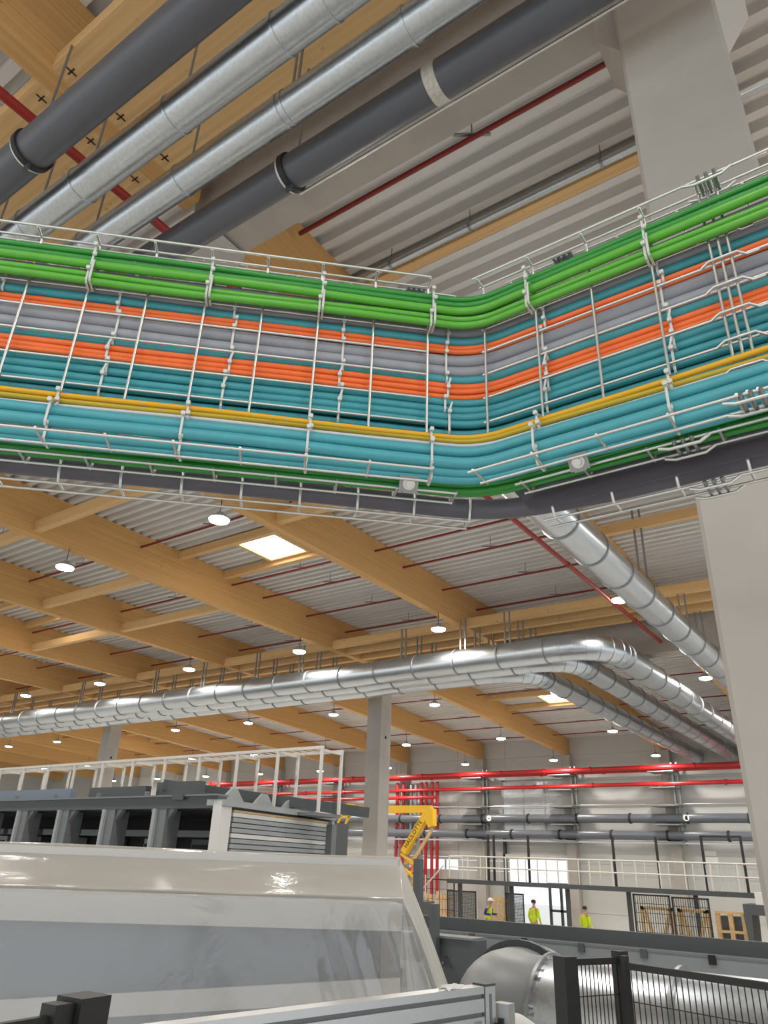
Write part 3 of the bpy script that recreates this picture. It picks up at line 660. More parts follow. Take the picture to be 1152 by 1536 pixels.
# ------------------------------------------------------------------ bay machine with white cage behind the wrapped machine
bm = thing('bay_machine', 'dark grey steel machine with open bays and slatted side panel', 'machine', (-14.5, 10.5, ZF))
MB().box(-26, -10.2, 9.55, 9.75, .80, 1.0).build('top_beam', 'machine_dark', bm)
MB().box(-26, -10.2, 9.5, 9.8, 1.0, 1.03).build('top_flange', 'machine', bm)
MB().box(-26, -10.85, 11.6, 11.7, ZF, .9).build('back_panel', 'void', bm); MB().box(-26, -10.85, 9.8, 11.7, .78, .82).build('inner_roof', 'void', bm); MB().box(-26, -11.0, 11.7, 12.9, .72, .84).build('rear_roof', 'machine', bm)  # near-black back panel and inner roof: shade of the bays put into colour
for i in range(5): MB().box(-25.9+3.9*i, -25.75+3.9*i, 12.7, 12.85, ZF, .72).build('rear_post', 'machine', bm)

for i in range(10):
    x = -11.75-1.5*i
    MB().box(x-.10, x-.02, 9.5, 9.75, ZF, .8).build('post', 'machine_light', bm); MB().box(x-.02, x+.22, 9.56, 9.9, ZF, .8).build('post_web', 'machine', bm)
    MB().prism([(x-.1, 9.6, .8), (x-.28, 9.6, .8), (x-.1, 9.6, .6)], (0, .08, 0)).build('gusset', 'machine', bm); MB().prism([(x+.22, 9.6, .8), (x+.4, 9.6, .8), (x+.22, 9.6, .6)], (0, .08, 0)).build('gusset', 'machine', bm)
    MB().box(x-.95, x-.35, 11.3, 11.55, -.2, .35).build('control_box', 'machine_light' if i % 2 else 'machine_dark', bm)
    MB().box(x-.9, x-.45, 11.27, 11.31, -.1, .25).build('screen', 'void', bm)
    MB().box(x-1.2, x+.1, 10.9, 11.2, .38, .5).build('inner_rail', 'machine', bm)
    MB().box(x-.55, x-.5, 9.62, 9.7, 1.03, 1.12).build('lug', 'machine', bm)
A, B = V((-10.2, 9.6, 0)), V((-10.78, 13.4, 0)); dd = (B-A).normalized(); nn = V((dd.y, -dd.x, 0))
def side(s0, s1, z0, z1, o0, o1, name, m):
    return MB().obox(A+dd*(s0+s1)/2+nn*(o0+o1)/2+V((0, 0, (z0+z1)/2)), dd, nn, (0, 0, 1), (s1-s0)/2, abs(o1-o0)/2, (z1-z0)/2).build(name, m, bm)
side(-.05, .25, ZF, .92, -.1, .08, 'corner_post', 'panel_white'); side(-.05, 3.85, .84, .94, -.25, .14, 'side_beam', 'machine_light')
side(3.72, 3.85, ZF, .9, -.2, .12, 'corner_post', 'machine_light'); side(.25, 3.75, ZF, .84, -.2, -.1, 'side_backing', 'machine')
for i in range(22): side(.36, 3.7, .76-.085*i-.07, .76-.085*i, -.1, .04+.012*(i % 2), 'slat', 'machine_light' if i % 4 else 'panel_white')
side(.36, 3.7, .765, .80, -.1, .05, 'guide', 'pine')
side(3.9, 4.5, -.6, .8, -.5, .1, 'end_frame', 'machine_dark'); side(-.0, 4.6, .94, 1.12, -1.1, -.85, 'roof_channel', 'machine_dark')
for s0 in (.6, 1.6, 2.6):
    p = A+dd*s0+nn*-.5+V((0, 0, .94)); MB().prism([p-dd*.05, p+dd*.75, p+dd*.45+V((0, 0, .27)), p+dd*.3+V((0, 0, .27))], nn*.06).build('roof_gusset', 'machine_light', bm)
for (x0, x1, y, z0, z1) in ((-19, -15.6, 10.2, 1.05, 1.3), (-15.2, -13.3, 10.4, 1.05, 1.32), (-13.2, -11.9, 10.6, 1.03, 1.4)):
    MB().box(x0, x1, y, y+.15, z0, z1).build('roof_beam', 'machine_dark' if x0 > -16 else 'panel_blue', bm)
MB().bar((-13.0, 10.6, 1.35), (-9.9, 13.6, 1.0), .16, .2).build('roof_beam', 'machine_dark', bm)
cg = thing('white_cage', 'long white tubular cage frame standing on top of the bay machine', 'cage', (-15, 12.6, .98))
cx_ = [-9.97-1.2*i for i in range(15)]
for x in cx_:
    MB().box(x-.026, x+.026, 11.974, 12.026, .9, 2.12).build('post', 'cage', cg); MB().box(x-.026, x+.026, 12.624, 12.676, .9, 2.12).build('post', 'cage', cg)
    MB().box(x-.03, x+.03, 12.03, 12.62, 2.05, 2.1).build('cross_rail', 'cage', cg)
for y in (12.0, 12.65): MB().box(cx_[-1], cx_[0]+.03, y-.03, y+.03, 2.1, 2.16).build('top_rail', 'cage', cg)
m = MB()
for i in range(70):
    x = cx_[-1]+.24*i; m.box(x, x+.02, 12.0, 12.65, 2.1, 2.12)
tag(m.build('roof_mesh', 'cage', cg), kind='stuff')
MB().box(-26, -10, 11.9, 12.75, .84, .9).build('base_plate', 'machine', cg)

# ------------------------------------------------------------------ long machine bed with large exhaust duct in front
gb = thing('machine_bed', 'long dark grey machine bed with notched top edge behind the exhaust duct', 'machine', (-4, 13.5, ZF))
MB().box(-9.5, 3, 13.0, 15, ZF, -1.02).build('body', 'machine_dark', gb)
MB().box(-9.5, 3, 12.86, 13.0, -1.38, -1.02).build('face_strip', 'machine_mid', gb)
MB().box(-9.5, 3, 13.1, 13.2, -1.02, -.80).build('top_rail', 'machine_dark', gb)
MB().box(-9.5, 3, 12.84, 13.1, -1.03, -1.0).build('ledge', 'machine', gb)
for i in range(12):
    x = -9.0+.98*i; MB().box(x-.05, x+.05, 12.82, 12.87, -1.12, -1.0).build('notch', 'machine_dark' if i % 3 else 'void', gb)
    MB().box(x-.3, x-.28, 12.98, 13.0, ZF, -1.38).build('rib', 'machine', gb)
m = MB()
for i in range(60): m.cyl((-9.3+.2*i, 12.99, -1.5), (-9.3+.2*i, 12.97, -1.5), .02, 6)
tag(m.build('bolt_row', 'steel', gb), kind='stuff')
t = thing('steel_bracket_frame', 'dark grey steel bracket with chamfered opening beside the exhaust elbow', 'bracket', (-6.3, 11, ZF))
MB().prism([(-7.4, 11, ZF), (-7.4, 11, -.95), (-5.95, 11, -.95), (-5.95, 11, ZF), (-6.25, 11, ZF), (-6.25, 11, -1.45), (-6.45, 11, -1.18), (-7.2, 11, -1.18), (-7.2, 11, ZF)], (0, .3, 0)).build('frame', 'machine_dark', t)
MB().box(-7.4, -6.0, 10.95, 11.35, -.95, -.92).build('top_plate', 'machine', t)
MB().box(-7.5, -6.75, 10.4, 10.9, ZF, -1.28).build('motor_box', 'machine', t)
MB().box(-7.0, -6.8, 10.36, 10.4, -1.55, -1.33).build('vent', 'void', t)
# exhaust duct
R_, yd, zd, xd = .56, 7.0, -1.23, -3.08
ex = thing('exhaust_duct', 'big shiny exhaust duct behind the black fence with dull grey elbow', 'duct', (-1, yd, zd-R_))
MB().tube([(xd, yd, zd), (4, yd, zd)], R_, 40, cap=False).build('run', 'galv_x', ex, 50)
for x in (xd+.02, -1.95, 0.2): MB().ring((x, yd, zd), (1, 0, 0), R_-.01, R_+.035, .03, 40).build('flange', 'steel', ex, 40)
MB().tube([(-1.95, yd, zd-.02), (4, yd, zd-.02)], R_*1.03, 40, cap=False).build('sleeve', 'galv_x', ex, 50)
el = arc((xd, yd+.58, zd), .58, -math.pi/2, -math.pi, 5, (1, 0, 0), (0, 1, 0))
MB().tube([V((xd+.08, yd, zd))]+el+[el[-1]+V((0, .08, 0))], R_, 36, cap=False).build('elbow', 'duct_grey', ex, 25)
MB().tube([el[-1], (el[-1].x, yd+1.0, zd)], R_, 36, cap=True).build('tail', 'duct_grey', ex, 50)
MB().ring((el[-1].x, yd+.66, zd), (0, 1, 0), R_-.01, R_+.06, .06, 36).build('flange', 'machine_dark', ex, 40)
for i in range(14):
    a = 2*math.pi*i/14; MB().cyl((xd+.0, yd+math.cos(a)*(R_+.018), zd+math.sin(a)*(R_+.018)), (xd+.06, yd+math.cos(a)*(R_+.018), zd+math.sin(a)*(R_+.018)), .012, 6).build('bolt', 'wire', ex)
for x in (-2.2, 0, 2): MB().box(x-.06, x+.06, yd-.4, yd+.4, ZF, zd-R_+.05).build('support', 'machine_dark', ex)

# ------------------------------------------------------------------ machine wrapped in film (turned like the left tray)
AZ = math.radians(47); UU = V((math.sin(AZ), math.cos(AZ), 0)); VV = V((-UU.y, UU.x, 0))
def L(u, v, z): return UU*u+VV*v+V((0, 0, z))
def lbox(name, m, parent, u0, u1, v0, v1, z0, z1):
    return MB().obox(L((u0+u1)/2, (v0+v1)/2, (z0+z1)/2), UU, VV, (0, 0, 1), (u1-u0)/2, (v1-v0)/2, (z1-z0)/2).build(name, m, parent)
wm = thing('wrapped_machine', 'pale blue grey machine showing dimly through milky film', 'machine', L(-1.4, 6.6, ZF))
lbox('body', 'panel_blue', wm, -4, .96, 6.08, 7.15, ZF+.1, -.3)
lbox('top_flange', 'panel_white', wm, -4, 1.0, 5.96, 6.5, -.42, -.25)
lbox('rear_hood', 'panel_white', wm, -4, 1.12, 6.95, 7.22, -.3, .05)
lbox('end_frame', 'machine', wm, .86, 1.0, 6.0, 6.1, ZF, -.42); lbox('end_door', 'machine_light', wm, .97, .99, 6.2, 7.0, -1.6, -.5)
MB().bar(L(-2.6, 5.99, -1.0), L(1.0, 5.99, -.77), .04, .13).build('inclined_rail', 'panel_white', wm)
lbox('skirt', 'panel_white', wm, -4, .96, 6.02, 6.08, ZF, -1.15)
def film():
    import mathutils
    rows = []
    us = [-4.2+.16*i for i in range(29)]+[.33+.06*i for i in range(11)]                       # up to ~.92
    def z_top(q):   # q 0 front .. 1 rear
        return -.215+.30*(q**1.15)-.05*math.exp(-((q-.86)/.07)**2)+.008*math.exp(-((q-.0)/.04)**2)
    ds_l = [0.001, .05, .1, .16, .24, .34, .46, .6, .78, 1.0, 1.3, 1.7, 2.2]
    df_l = [2.3, 1.9, 1.5, 1.2, .95, .75, .58, .44, .32, .22, .14, .07, .03]
    tops = [i/16 for i in range(17)]
    db_l = [.04, .12, .3, .7, 1.3, 2.0]
    prof = [('f', d) for d in df_l]+[('t', q) for q in tops]+[('b', d) for d in db_l]
    for kind, val in prof:
        q = 0 if kind == 'f' else (1 if kind == 'b' else val)
        df = val if kind == 'f' else 0; db = val if kind == 'b' else 0
        ue = .99+.2*q; row = []
        cols = [(u*(ue/.92) if u > 0 else u, 0) for u in us]+[(ue, d) for d in ds_l]
        for u, ds in cols:
            drop = math.sqrt(ds*ds+df*df+db*db)
            vv = 5.9+1.4*q; uu = u; z = z_top(q)-drop*.965
            ang = math.atan2(ds, max(df, 1e-4)) if (ds or df) else 0
            uu += .5*ds*(1-.15*min(ds, 1)); vv -= .06*df; vv += .05*db
            if ds and df:
                fold = (.12*math.sin(9*ang+.7)+.05*math.sin(21*ang))*min(drop, .9)*math.sin(2*ang)
                uu += fold*math.sin(ang); vv -= fold*math.cos(ang)
            if ds and not df and not db: uu += .02*math.sin(17*q+3*ds)*min(ds*2, 1)
            if df:
                wgt = min(max((u-.15)/.8, 0), 1)*min(df*2.5, 1)
                vv -= .05*wgt*math.sin(19*(uu+.42*z)+.6)+.02*wgt*math.sin(37*(uu+.3*z))
            nz = mathutils.noise.noise(V((uu*1.7, vv*2.0, z*1.6))); n2 = mathutils.noise.noise(V((uu*6, vv*5, z*4+7)))
            amp = .018 if (df or ds or db) else .012
            vv -= amp*nz*(1 if df else .2); z += (amp*nz+.004*n2)*(1 if not (df or ds or db) else .2); vv -= .010*n2*(1 if df else .3)
            row.append(L(uu, vv, z))
        rows.append(row)
    m = MB().grid(rows)
    o = m.build('protective_film', 'film', None, 60)
    tag(o, 'milky plastic film draped over the long machine', 'film')
    sd = o.modifiers.new('thickness', 'SUBSURF'); sd.levels = 1; sd.render_levels = 2
film()

# ------------------------------------------------------------------ aluminium guard frame
al = thing('aluminium_frame', 'silver aluminium profile rail with end post before the wrapped machine', 'guard frame', (-1.19, 2.2, ZF))
pa, pb = V((-1.19, 2.2, 0)), V((-1.45, .69, 0)); ad = (pb-pa).normalized(); an = V((ad.y, -ad.x, 0))
if an.dot(-pa) < 0: an = -an
def rail(z1):
    c = [(.0225, 0), (.0225, -.018), (.012, -.020), (.012, -.027), (.0225, -.029), (.0225, -.061), (.012, -.063), (.012, -.070), (.0225, -.072), (.0225, -.09), (-.0225, -.09), (-.0225, 0)]
    return MB().prism([pa+an*a+V((0, 0, z1+b)) for a, b in c], ad*2.6)
rail(-.3).build('rail', 'alu', al)
for zz in (-.3235, -.3665): MB().obox(pa+ad*1.3+an*.0122+V((0, 0, zz)), ad, an, (0, 0, 1), 1.3, .0006, .0036).build('groove_shade', 'alu_shade', al)
rail(-1.6).build('rail', 'alu', al)
for q, (s0, s1) in enumerate(((-.052, -.006), (2.0, 2.046))):
    MB().obox(pa+ad*(s0+s1)/2+V((0, 0, (ZF-.3)/2)), ad, an, (0, 0, 1), (s1-s0)/2, .0225, (-.3-ZF)/2).build('post', 'alu', al)
    MB().obox(pa+ad*(s0+s1)/2+V((0, 0, -.2985)), ad, an, (0, 0, 1), (s1-s0)/2+.001, .0235, .003).build('end_cap', 'darksteel', al)
    MB().obox(pa+ad*(s0+s1)/2+an*.0228+V((0, 0, (ZF-.32)/2)), ad, an, (0, 0, 1), .005, .001, (-.32-ZF)/2).build('post_groove_shade', 'alu_shade', al)  # dark strip on the flat post face, painted shade of a slot
for s0 in (.1, .2):
    MB().obox(pa+ad*.03+an*.012+V((0, 0, -.31-s0)), ad, an, (0, 0, 1), .016, .012, .03).build('angle_bracket', 'steel', al)
t = thing('door_latch', 'small grey guard latch with black knob beside the aluminium post', 'latch', (-1.14, 2.28, -.45))
MB().box(-1.165, -1.125, 2.26, 2.30, -.47, -.345).build('housing', 'alu', t); MB().box(-1.155, -1.14, 2.25, 2.26, -.42, -.38).build('slot', 'black', t)
MB().cyl((-1.15, 2.25, -.40), (-1.15, 2.235, -.40), .012, 12).build('knob', 'black', t)
tag(MB().box(-1.275, -1.24, 2.44, 2.50, ZF, -.375).build('wooden_stake', 'pine'), 'wooden stake behind the aluminium post', 'stake')
tag(MB().lathe((-2.15, 4.27, -1.17), (0, 0, 1), [(0, .22), (.3, .22), (.42, .19), (.47, .1), (.48, .02)], 20).build('white_hood', 'panel_white', None, 60), 'rounded white cover between the aluminium post and the exhaust duct', 'cover')
t = MB().grid([[V((-1.215+.012*i+.003*math.sin(3*j), 2.02+.022*j, -.297+.010*math.sin(2.1*i+1.3*j)**2)) for i in range(4)] for j in range(5)]).build('paper_scrap', 'paper', None, 60)
t.modifiers.new('solid', 'SOLIDIFY').thickness = .001; tag(t, 'crumpled white paper scrap lying on the aluminium rail', 'paper')

# ------------------------------------------------------------------ black guard fences
def fence(label, p0, p1, z1, dens, posts, z0=ZF, name='guard_fence'):
    p0, p1 = V(p0), V(p1); d = (p1-p0); ln = d.length; d.normalize(); n_ = V((d.y, -d.x, 0))
    t = thing(name, label, 'fence', (p0.x, p0.y, z0))
    for s, wd, h in posts: MB().obox(p0+d*s+V((0, 0, (z0+z1+h)/2)), d, n_, (0, 0, 1), wd/2, wd/2, (z1+h-z0)/2).build('post', 'black', t)
    MB().obox(p0+d*ln/2+V((0, 0, z1-.02)), d, n_, (0, 0, 1), ln/2, .009, .011).build('top_rail', 'black', t)
    m = MB(); c = int(ln/dens)
    for i in range(1, c): m.obox(p0+d*ln*i/c+V((0, 0, (z0+.1+z1-.02)/2)), d, n_, (0, 0, 1), .0015, .0015, (z1-.02-z0-.1)/2)
    for i in range(12): m.obox(p0+d*ln/2+V((0, 0, z1-.13-.2*i))+n_*.003, d, n_, (0, 0, 1), ln/2, .0016, .0016)
    tag(m.build('mesh_bars', 'black', t), kind='stuff')
    return t
fence('black mesh guard fence before the shiny exhaust duct', (-1.08, 3.15, 0), (.3, 2.70, 0), -.285, .023, ((0, .022, .012), (1.3, .05, .01)))
fence('short black mesh fence return with wide black post', (-1.255, 3.0, 0), (-1.14, 3.26, 0), -.28, .02, ((0, .062, .0), (.29, .045, .012)))
fence('black mesh fence with stout post at the lower left frame corner', (-1.72, 1.27, 0), (-1.66, .55, 0), -.315, .022, ((0, .085, .02), (.07, .05, .012)))

# ------------------------------------------------------------------ cable trays
VL, YR, YC = 1.05, .960, .966                     # distance of the left tray plane, y of the right tray plane
def corner(d): return (YC+d-VV.y*(VL+d))/UU.y
def pl(u, d, z): return UU*u+VV*(VL+d)+V((0, 0, z))
def pr(x, d, z): return V((x, YR+d, z))
R0 = .13; BEND = math.radians(43)
def cable_path(d, ul=-1.55, xr=1.15, step=.045):
    """plan path of a run lying D behind the front mesh: straight, rounded corner, straight"""
    r = R0+d; tl = (R0)*math.tan(BEND/2)
    sc_ = corner(d); s1 = sc_-(R0+d)*math.tan(BEND/2)
    pts = []
    n = int((s1-ul)/step)
    for i in range(n): q = UU*(ul+(s1-ul)*i/n)+VV*(VL+d); pts.append(q)
    start = UU*s1+VV*(VL+d); cen = start-VV*r
    for i in range(9):
        a = BEND*i/8; pts.append(cen+(VV*math.cos(a)+UU*math.sin(a))*r)
    x1 = pts[-1].x; n = int((xr-x1)/step)
    for i in range(1, n+1): pts.append(V((x1+(xr-x1)*i/n, YC+d, 0)))
    return pts
rc = random.Random(3)
def cable(d, z, r, m, label, group, wav=1.0, ul=-1.55, xr=1.15, name='cable', sink=0.):
    pts = cable_path(d, ul, xr); ph = [rc.uniform(0, 6.28) for _ in range(4)]; out = []; s = 0; prev = None
    for p in pts:
        if prev is not None: s += (p-prev).length
        prev = p
        dz = wav*(.0011*math.sin(s*5.3+ph[0])+.0007*math.sin(s*13+ph[1])); dd_ = wav*.0007*math.sin(s*7.7+ph[2])
        q = min(max((p.x+.72)/.45, 0), 1); q = q*q*(3-2*q)
        out.append(V((p.x, p.y+dd_, z+dz-sink*q)))
    return tag(MB().tube(out, r, 12).build(name, m, None, 60), label, 'cable', group)

GB, GM, GL_, GT = 'green cables under the upper tray flange', 'cables tied behind the mesh', 'cables on the lower tray flange', 'cables in the rear tray'
for (z, d, r, m, lb) in ((.9573, -.012, .0062, 'green_dark', 'topmost dark green cable of the green bundle'), (.941, -.015, .0066, 'green_dark', 'second dark green cable from the top of the green bundle'),
                         (.9235, -.022, .0078, 'green', 'thick bright green cable in the middle of the green bundle'), (.9195, -.006, .0052, 'grey_cable', 'grey cable peeping between the bright green cables'),
                         (.9046, -.017, .0058, 'green', 'slim bright green cable second from the bottom of the green bundle'), (.8905, -.019, .0068, 'green', 'lowest bright green cable of the green bundle')):
    cable(d, z, r, m, lb, GB, 1.3)
mid = [(.932, .0105, 'grey_cable', 'uppermost grey cable, mostly hidden behind the green bundle'), (.9, .0115, 'grey_cable', 'grey cable directly below the green bundle'),
       (.879, .0095, 'teal', 'single teal cable above the upper orange pair'), (.8632, .0053, 'orange', 'upper orange cable of the thin orange pair'), (.8533, .0052, 'orange', 'lower orange cable of the thin orange pair'),
       (.8356, .0128, 'grey_cable', 'thickest light grey cable below the orange pair'), (.8117, .0112, 'grey_cable', 'second thick light grey cable below the orange pair'), (.7918, .009, 'teal', 'single teal cable between thick grey and orange bundle'),
       (.7773, .0058, 'orange', 'top cable of the three orange cables'), (.7657, .0058, 'orange', 'middle cable of the three orange cables'), (.755, .0054, 'orange', 'bottom cable of the three orange cables'),
       (.743, .0070, 'teal', 'first teal cable below the three orange cables'), (.7282, .0076, 'teal', 'second teal cable below the three orange cables'), (.7129, .0076, 'teal', 'third teal cable below the three orange cables'),
       (.6985, .0070, 'teal', 'fourth teal cable below the three orange cables'), (.6845, .007, 'teal', 'fifth teal cable below the three orange cables, in shade'), (.670, .007, 'teal', 'sixth teal cable below the three orange cables, in shade')]
for i, (z, r, m, lb) in enumerate(mid): cable(.0065+r+(.008 if i > 14 else 0), z, r, m, lb, GM)
for i in range(15):
    cable(.0465, .925-.0185*i, .0088, ('teal', 'grey_cable', 'teal', 'orange', 'teal')[i % 5], f'cable of the hidden second layer behind the mesh, {ordn(i)} from the top', GM)
for (z, d, r, m, lb) in ((.6555, -.015, .0046, 'yellow_cable', 'yellow cable on top of the lower bundle'), (.6478, -.0125, .0044, 'yellow_green', 'yellow green earth cable below the yellow one'), (.640, -.010, .0038, 'white_cable', 'thin pale cable between yellow and light teal cables'),
                         (.6214, -.022, .0096, 'teal_light', 'topmost light teal cable of the lower bundle'), (.600, -.026, .0098, 'teal_light', 'second light teal cable of the lower bundle'), (.585, -.0165, .0085, 'teal_light', 'third light teal cable, just above the flange wires'),
                         (.5755, -.008, .0078, 'teal_light', 'lowest light teal cable, behind the flange wires')):
    cable(d, z, r, m, lb, GL_, 1.3)
for i, (z, d) in enumerate(((.5830, .02), (.5835, .031), (.5755, .025), (.5735, .036))):
    cable(d, z, .0055, 'green_dark', f'dark green cable in the rear tray below the teal bundle, {ordn(i)} of four', GT)
cable(.112, .589, .0178, 'grey_dark', 'thick dark grey cable in the lowest wire tray', GT, .6, sink=.024)

# ---- wire trays: every wire is a part
WR = .0023
def cross_profile(kind):
    if kind == 'front': return [(-.032, .985), (-.006, .985), (-.004, .98), (-.004, .580), (-.010, .566), (-.062, .566)]
    if kind == 'rear': return [(.008, .985), (.055, .985), (.060, .98), (.060, .575), (.054, .5645), (.010, .5645)]
    return [(.088, .604), (.083, .596), (.084, .575), (.092, .556), (.126, .556)]
LONG = {'front': [(0, .94), (0, .89), (0, .84), (0, .79), (0, .74), (0, .69), (0, .64), (-.032, .9875), (-.004, .9875), (-.062, .5635), (-.020, .5635)],
        'rear': [(.064, z) for z in (.94, .84, .74, .64)]+[(.010, .562), (.046, .562), (.010, .9875)],
        'low': [(.084, .601), (.095, .5535), (.126, .5535)]}
def tray(kind, sd, s0, s1, s_first, label, triples=(), dz=0.):
    """sd: 'l' left run along UU, 'r' right run along x"""
    P0_ = pl if sd == 'l' else pr
    def P_(a, b, c_): return P0_(a, b, c_+dz)
    t = thing('wire_tray', label, 'cable tray', P_((s0+s1)/2, .03, .55))
    for d, z in LONG[kind]: MB().tube([P_(s0, d, z), P_(s1, d, z)], WR, 8).build('long_wire', 'wire', t, 60)
    s = s_first; proto = None; step = -.1 if sd == 'l' else .1
    dirv = UU if sd == 'l' else V((1, 0, 0))
    while s0-1e-6 <= s <= s1+1e-6:
        if proto is None:
            proto = MB().tube([P_(s, d, z) for d, z in cross_profile(kind)], WR, 8).build('cross_wire', 'wire', t, 60); ps = s
        else: dup(proto, dirv*(s-ps), t)
        for tr in triples:
            if abs(s-tr) < .02:
                dup(proto, dirv*(s-ps-.013), t); dup(proto, dirv*(s-ps+.013), t)
                for d, z in LONG[kind][:7]:
                    MB().tube([P_(s-.03, d-.006, z-.004), P_(s-.018, d-.010, z+.001), P_(s+.022, d-.010, z+.001), P_(s+.034, d-.004, z-.006), P_(s+.05, d-.001, z-.003)], WR, 8).build('coupling_wire', 'wire', t, 60)
        s += step
    return t
tray('front', 'l', -1.5, .2, .2, 'front galvanised wire tray left of the bend, holding green and light teal cables')
tray('rear', 'l', -1.5, .255, .255, 'rear galvanised wire tray left of the bend, just below the light teal cables')
tray('low', 'l', -1.5, .30, .297, 'lowest galvanised wire tray left of the bend, with the thick grey cable')
tray('front', 'r', -.487, -.05, -.479, 'front galvanised wire tray right of the bend, up to the triple-wire joint', (-.079,))
tray('front', 'r', -.05, 1.1, .021, 'front galvanised wire tray at the right frame edge beyond the joint')
tray('rear', 'r', -.44, 1.1, -.43, 'rear galvanised wire tray right of the bend, above the dark cover strip', (-.18,))
tray('low', 'r', -.43, 1.1, -.41, 'lowest galvanised wire tray right of the bend, before the large column', (-.16,), -.024)
# dark cover strip right of the bend
tag(MB().prism([(-.50, YR+.076, .63), (1.15, YR+.076, .63), (1.15, YR+.076, .545), (-.445, YR+.076, .545)], (0, .004, 0)).build('cover_strip', 'cover'), 'dark grey sheet cover strip below the trays right of the bend', 'cover strip')
# joint clips and clamp plates
def clamp(P_, s, d, z, label, dirv, sz=.0155):
    t = thing('clamp_plate', label, 'clamp', P_(s, d, z), 'tray clamp plates')
    nv_ = -VV if dirv is UU else V((0, -1, 0))
    up = (nv_*.5+V((0, 0, -1))).normalized(); bt = V((0, 0, 1))
    fwd = (nv_-V((0, 0, .6))).normalized(); b2 = dirv.cross(fwd)
    c_ = P_(s, d, z)
    MB().obox(c_, dirv, b2, fwd, sz, sz*.85, .0015).build('plate', 'steel', t)
    MB().cyl(c_+fwd*.001, c_+fwd*.008, .006, 6).build('bolt', 'wire', t); MB().cyl(c_+fwd*.001, c_+fwd*.003, .010, 16).build('washer', 'wire', t)
    MB().obox(c_+b2*sz*.85+fwd*-.002, dirv, b2, fwd, sz*.6, .002, .004).build('lip', 'steel', t)
clamp(pl, .17, -.012, .5595, 'small square clamp plate under the left tray near the bend', UU)
clamp(pr, -.325, -.012, .5595, 'small square clamp plate under the right tray near the bend', V((1, 0, 0)))
for i, (P_, s, dv_) in enumerate(((pl, .178, UU), (pr, -.325, V((1, 0, 0))))):
    t = thing('tray_splice', ('small steel splice clip on the upper left tray flange', 'small steel splice clip on the upper right tray flange')[i], 'clip', P_(s, -.005, .975))
    MB().obox(P_(s, .004, .9875), dv_, dv_.cross(V((0, 0, 1))), (0, 0, 1), .017, .008, .0045).build('channel', 'steel', t)
    for q in (-.01, 0, .01): MB().obox(P_(s+q, .004, .9815), dv_, dv_.cross(V((0, 0, 1))), (0, 0, 1), .002, .007, .003).build('tooth', 'steel', t)
def joint(x, d, z, label):
    t = thing('tray_joint_clip', label, 'clip', pr(x, d, z-.02))
    for q in (-.012, 0, .012): MB().tube([pr(x+q, d-.024, z), pr(x+q, d-.018, z-.004), pr(x+q, d+.018, z-.004), pr(x+q, d+.024, z)], .0028, 8).build('hook', 'steel', t, 60)
    for q in (-.017, .017): MB().tube([pr(x-.035, d+q, z-.004), pr(x-.02, d+q, z-.009), pr(x+.022, d+q, z-.009), pr(x+.036, d+q, z-.001)], .0026, 8).build('bridge', 'wire', t, 60)
joint(-.073, -.018, .987, 'wire joint clip on the upper flange before the large column')
joint(-.075, -.042, .5635, 'wire joint clip on the lower flange at the right frame edge')
joint(-.178, .027, .562, 'wire joint clip on the rear tray below the light teal cables')
joint(-.160, .110, .529, 'wire joint clip on the lowest tray before the large column')

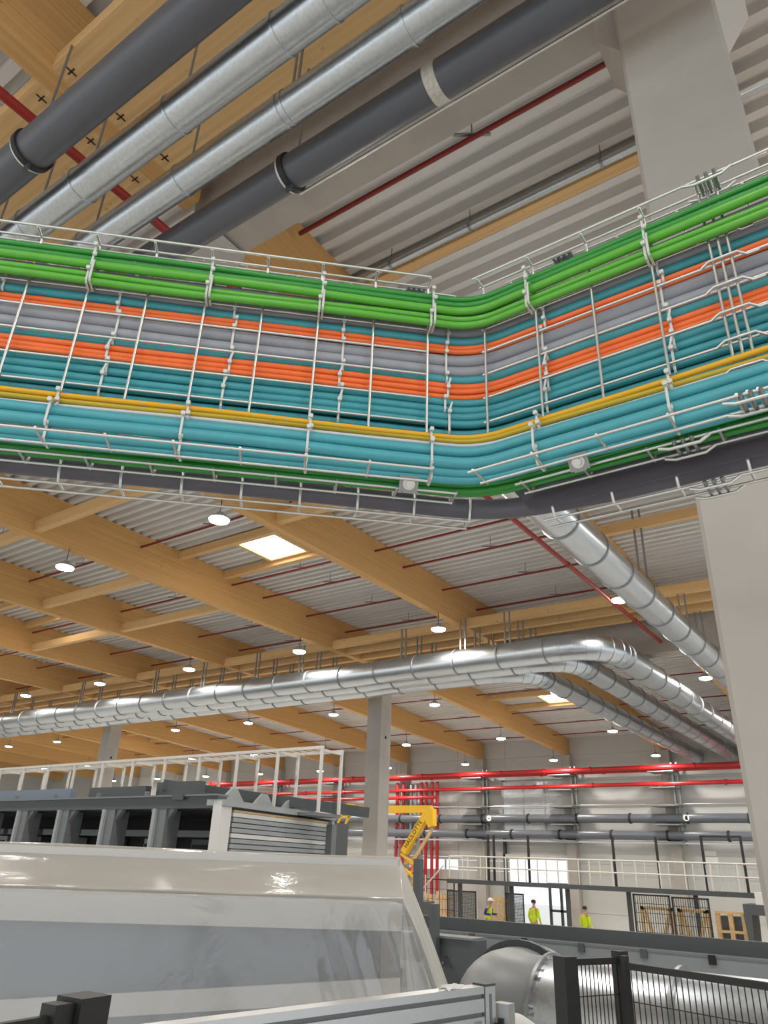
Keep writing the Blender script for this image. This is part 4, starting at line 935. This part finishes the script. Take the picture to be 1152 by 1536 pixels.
# ---- cable ties
def tie(side_, s, d0, d1, z0, z1, zh, label, group, tail=False):
    """strap round everything between d0..d1 and z0..z1, with its head at height zh on the front"""
    P_ = pl if side_ == 'l' else pr; dv_ = UU if side_ == 'l' else V((1, 0, 0))
    t = thing('cable_tie', label, 'cable tie', P_(s, d0, z0), group)
    c = .004; w_ = .0019
    loop = [(d0, z0+c), (d0, z1-c), (d0+c, z1), (d1-c, z1), (d1, z1-c), (d1, z0+c), (d1-c, z0), (d0+c, z0)]
    m = MB(); n = len(loop); inn = [(a+(.0009 if a < (d0+d1)/2 else -.0009), b+(.0009 if b < (z0+z1)/2 else -.0009)) for a, b in loop]
    vs = []
    for (a, b), (a2, b2) in zip(loop, inn): vs += [P_(s, a, b)-dv_*w_, P_(s, a, b)+dv_*w_, P_(s, a2, b2)+dv_*w_, P_(s, a2, b2)-dv_*w_]
    fs = []
    for i in range(n):
        j = (i+1) % n
        for k in range(4): fs.append((i*4+k, i*4+(k+1) % 4, j*4+(k+1) % 4, j*4+k))
    m.add(vs, fs); m.build('strap', 'nylon', t)
    fw = (P_(s, d0-.01, 0)-P_(s, d0, 0)).normalized(); b = P_(s, d0-.0016, zh); e_ = dv_.cross(fw)
    h_ = .0034
    poly = [b+dv_*a*h_+e_*c_*h_ for a, c_ in ((-1, -.6), (-.6, -1), (.6, -1), (1, -.6), (1, .6), (.6, 1), (-.6, 1), (-1, .6))]
    MB().prism(poly, fw*.0042).build('head', 'nylon', t, 30)
    if tail: MB().obox(b+V((0, 0, .009))+fw*.004+dv_*.0015, dv_*.25+V((0, 0, 1)), dv_, fw, .009, .0017, .0005).build('tail', 'nylon', t)
ST = [('l', -.8+.2*i+.0) for i in range(6)]+[('r', -.378+.2*i) for i in range(5)]
rt = random.Random(5)
for i, (sd, s) in enumerate(ST):
    o = ordn(i); s = s+rt.uniform(-.006, .006)
    tie(sd, s, -.0315, .003, .9128, .9655, .9595, f'white cable tie round the upper green cables, {o} from the left', 'ties on the green bundle')
    tie(sd, s+.003, -.0315, .003, .8825, .9305, .9375, f'white cable tie round the thick bright green cable, {o} from the left', 'ties on the green bundle')
    tie(sd, s-.003, -.0275, .003, .8805, .9115, .9085, f'white cable tie round the lowest green cables, {o} from the left', 'ties on the green bundle')
    tie(sd, s, -.0215, .003, .6435, .664, .661, f'white cable tie round the yellow cable, {o} from the left', 'ties on the lower bundle')
    tie(sd, s+.002, -.0195, .003, .633, .6455, .6435, f'white cable tie round the thin pale cable, {o} from the left', 'ties on the lower bundle')
    tie(sd, s-.002, -.0375, .003, .588, .6325, .6305, f'white cable tie round the upper light teal cables, {o} from the left', 'ties on the lower bundle')
    tie(sd, s-.001, -.0285, .003, .565, .597, .5945, f'white cable tie round the lower light teal cables, {o} from the left', 'ties on the lower bundle')
SM = [('l', -.748+.2*i) for i in range(6)]+[('r', -.368+.2*i) for i in range(5)]
for i, (sd, s) in enumerate(SM):
    o = ordn(i); s = s+rt.uniform(-.003, .003)
    if sd == 'l' and s > .2: s = .238
    g = 'ties on the cables behind the mesh'
    for (a, b, hh, nm, tl) in ((.869, .912, .8885, 'upper grey and teal cables', 0), (.8478, .8695, .8665, 'thin orange pair', 0), (.8, .849, .8475, 'two thick grey cables', 0), (.7825, .801, .799, 'single teal cable', 0),
                               (.749, .784, .770, 'three orange cables', 1), (.720, .7502, .748, 'upper teal pair of the lower bundle', 0), (.676, .7205, .7185, 'shaded teal cables', 1)):
        tie(sd, s+rt.uniform(-.004, .004), .0048, .032, a, b, hh, f'white cable tie round the {nm}, {o} from the left', g, tl)
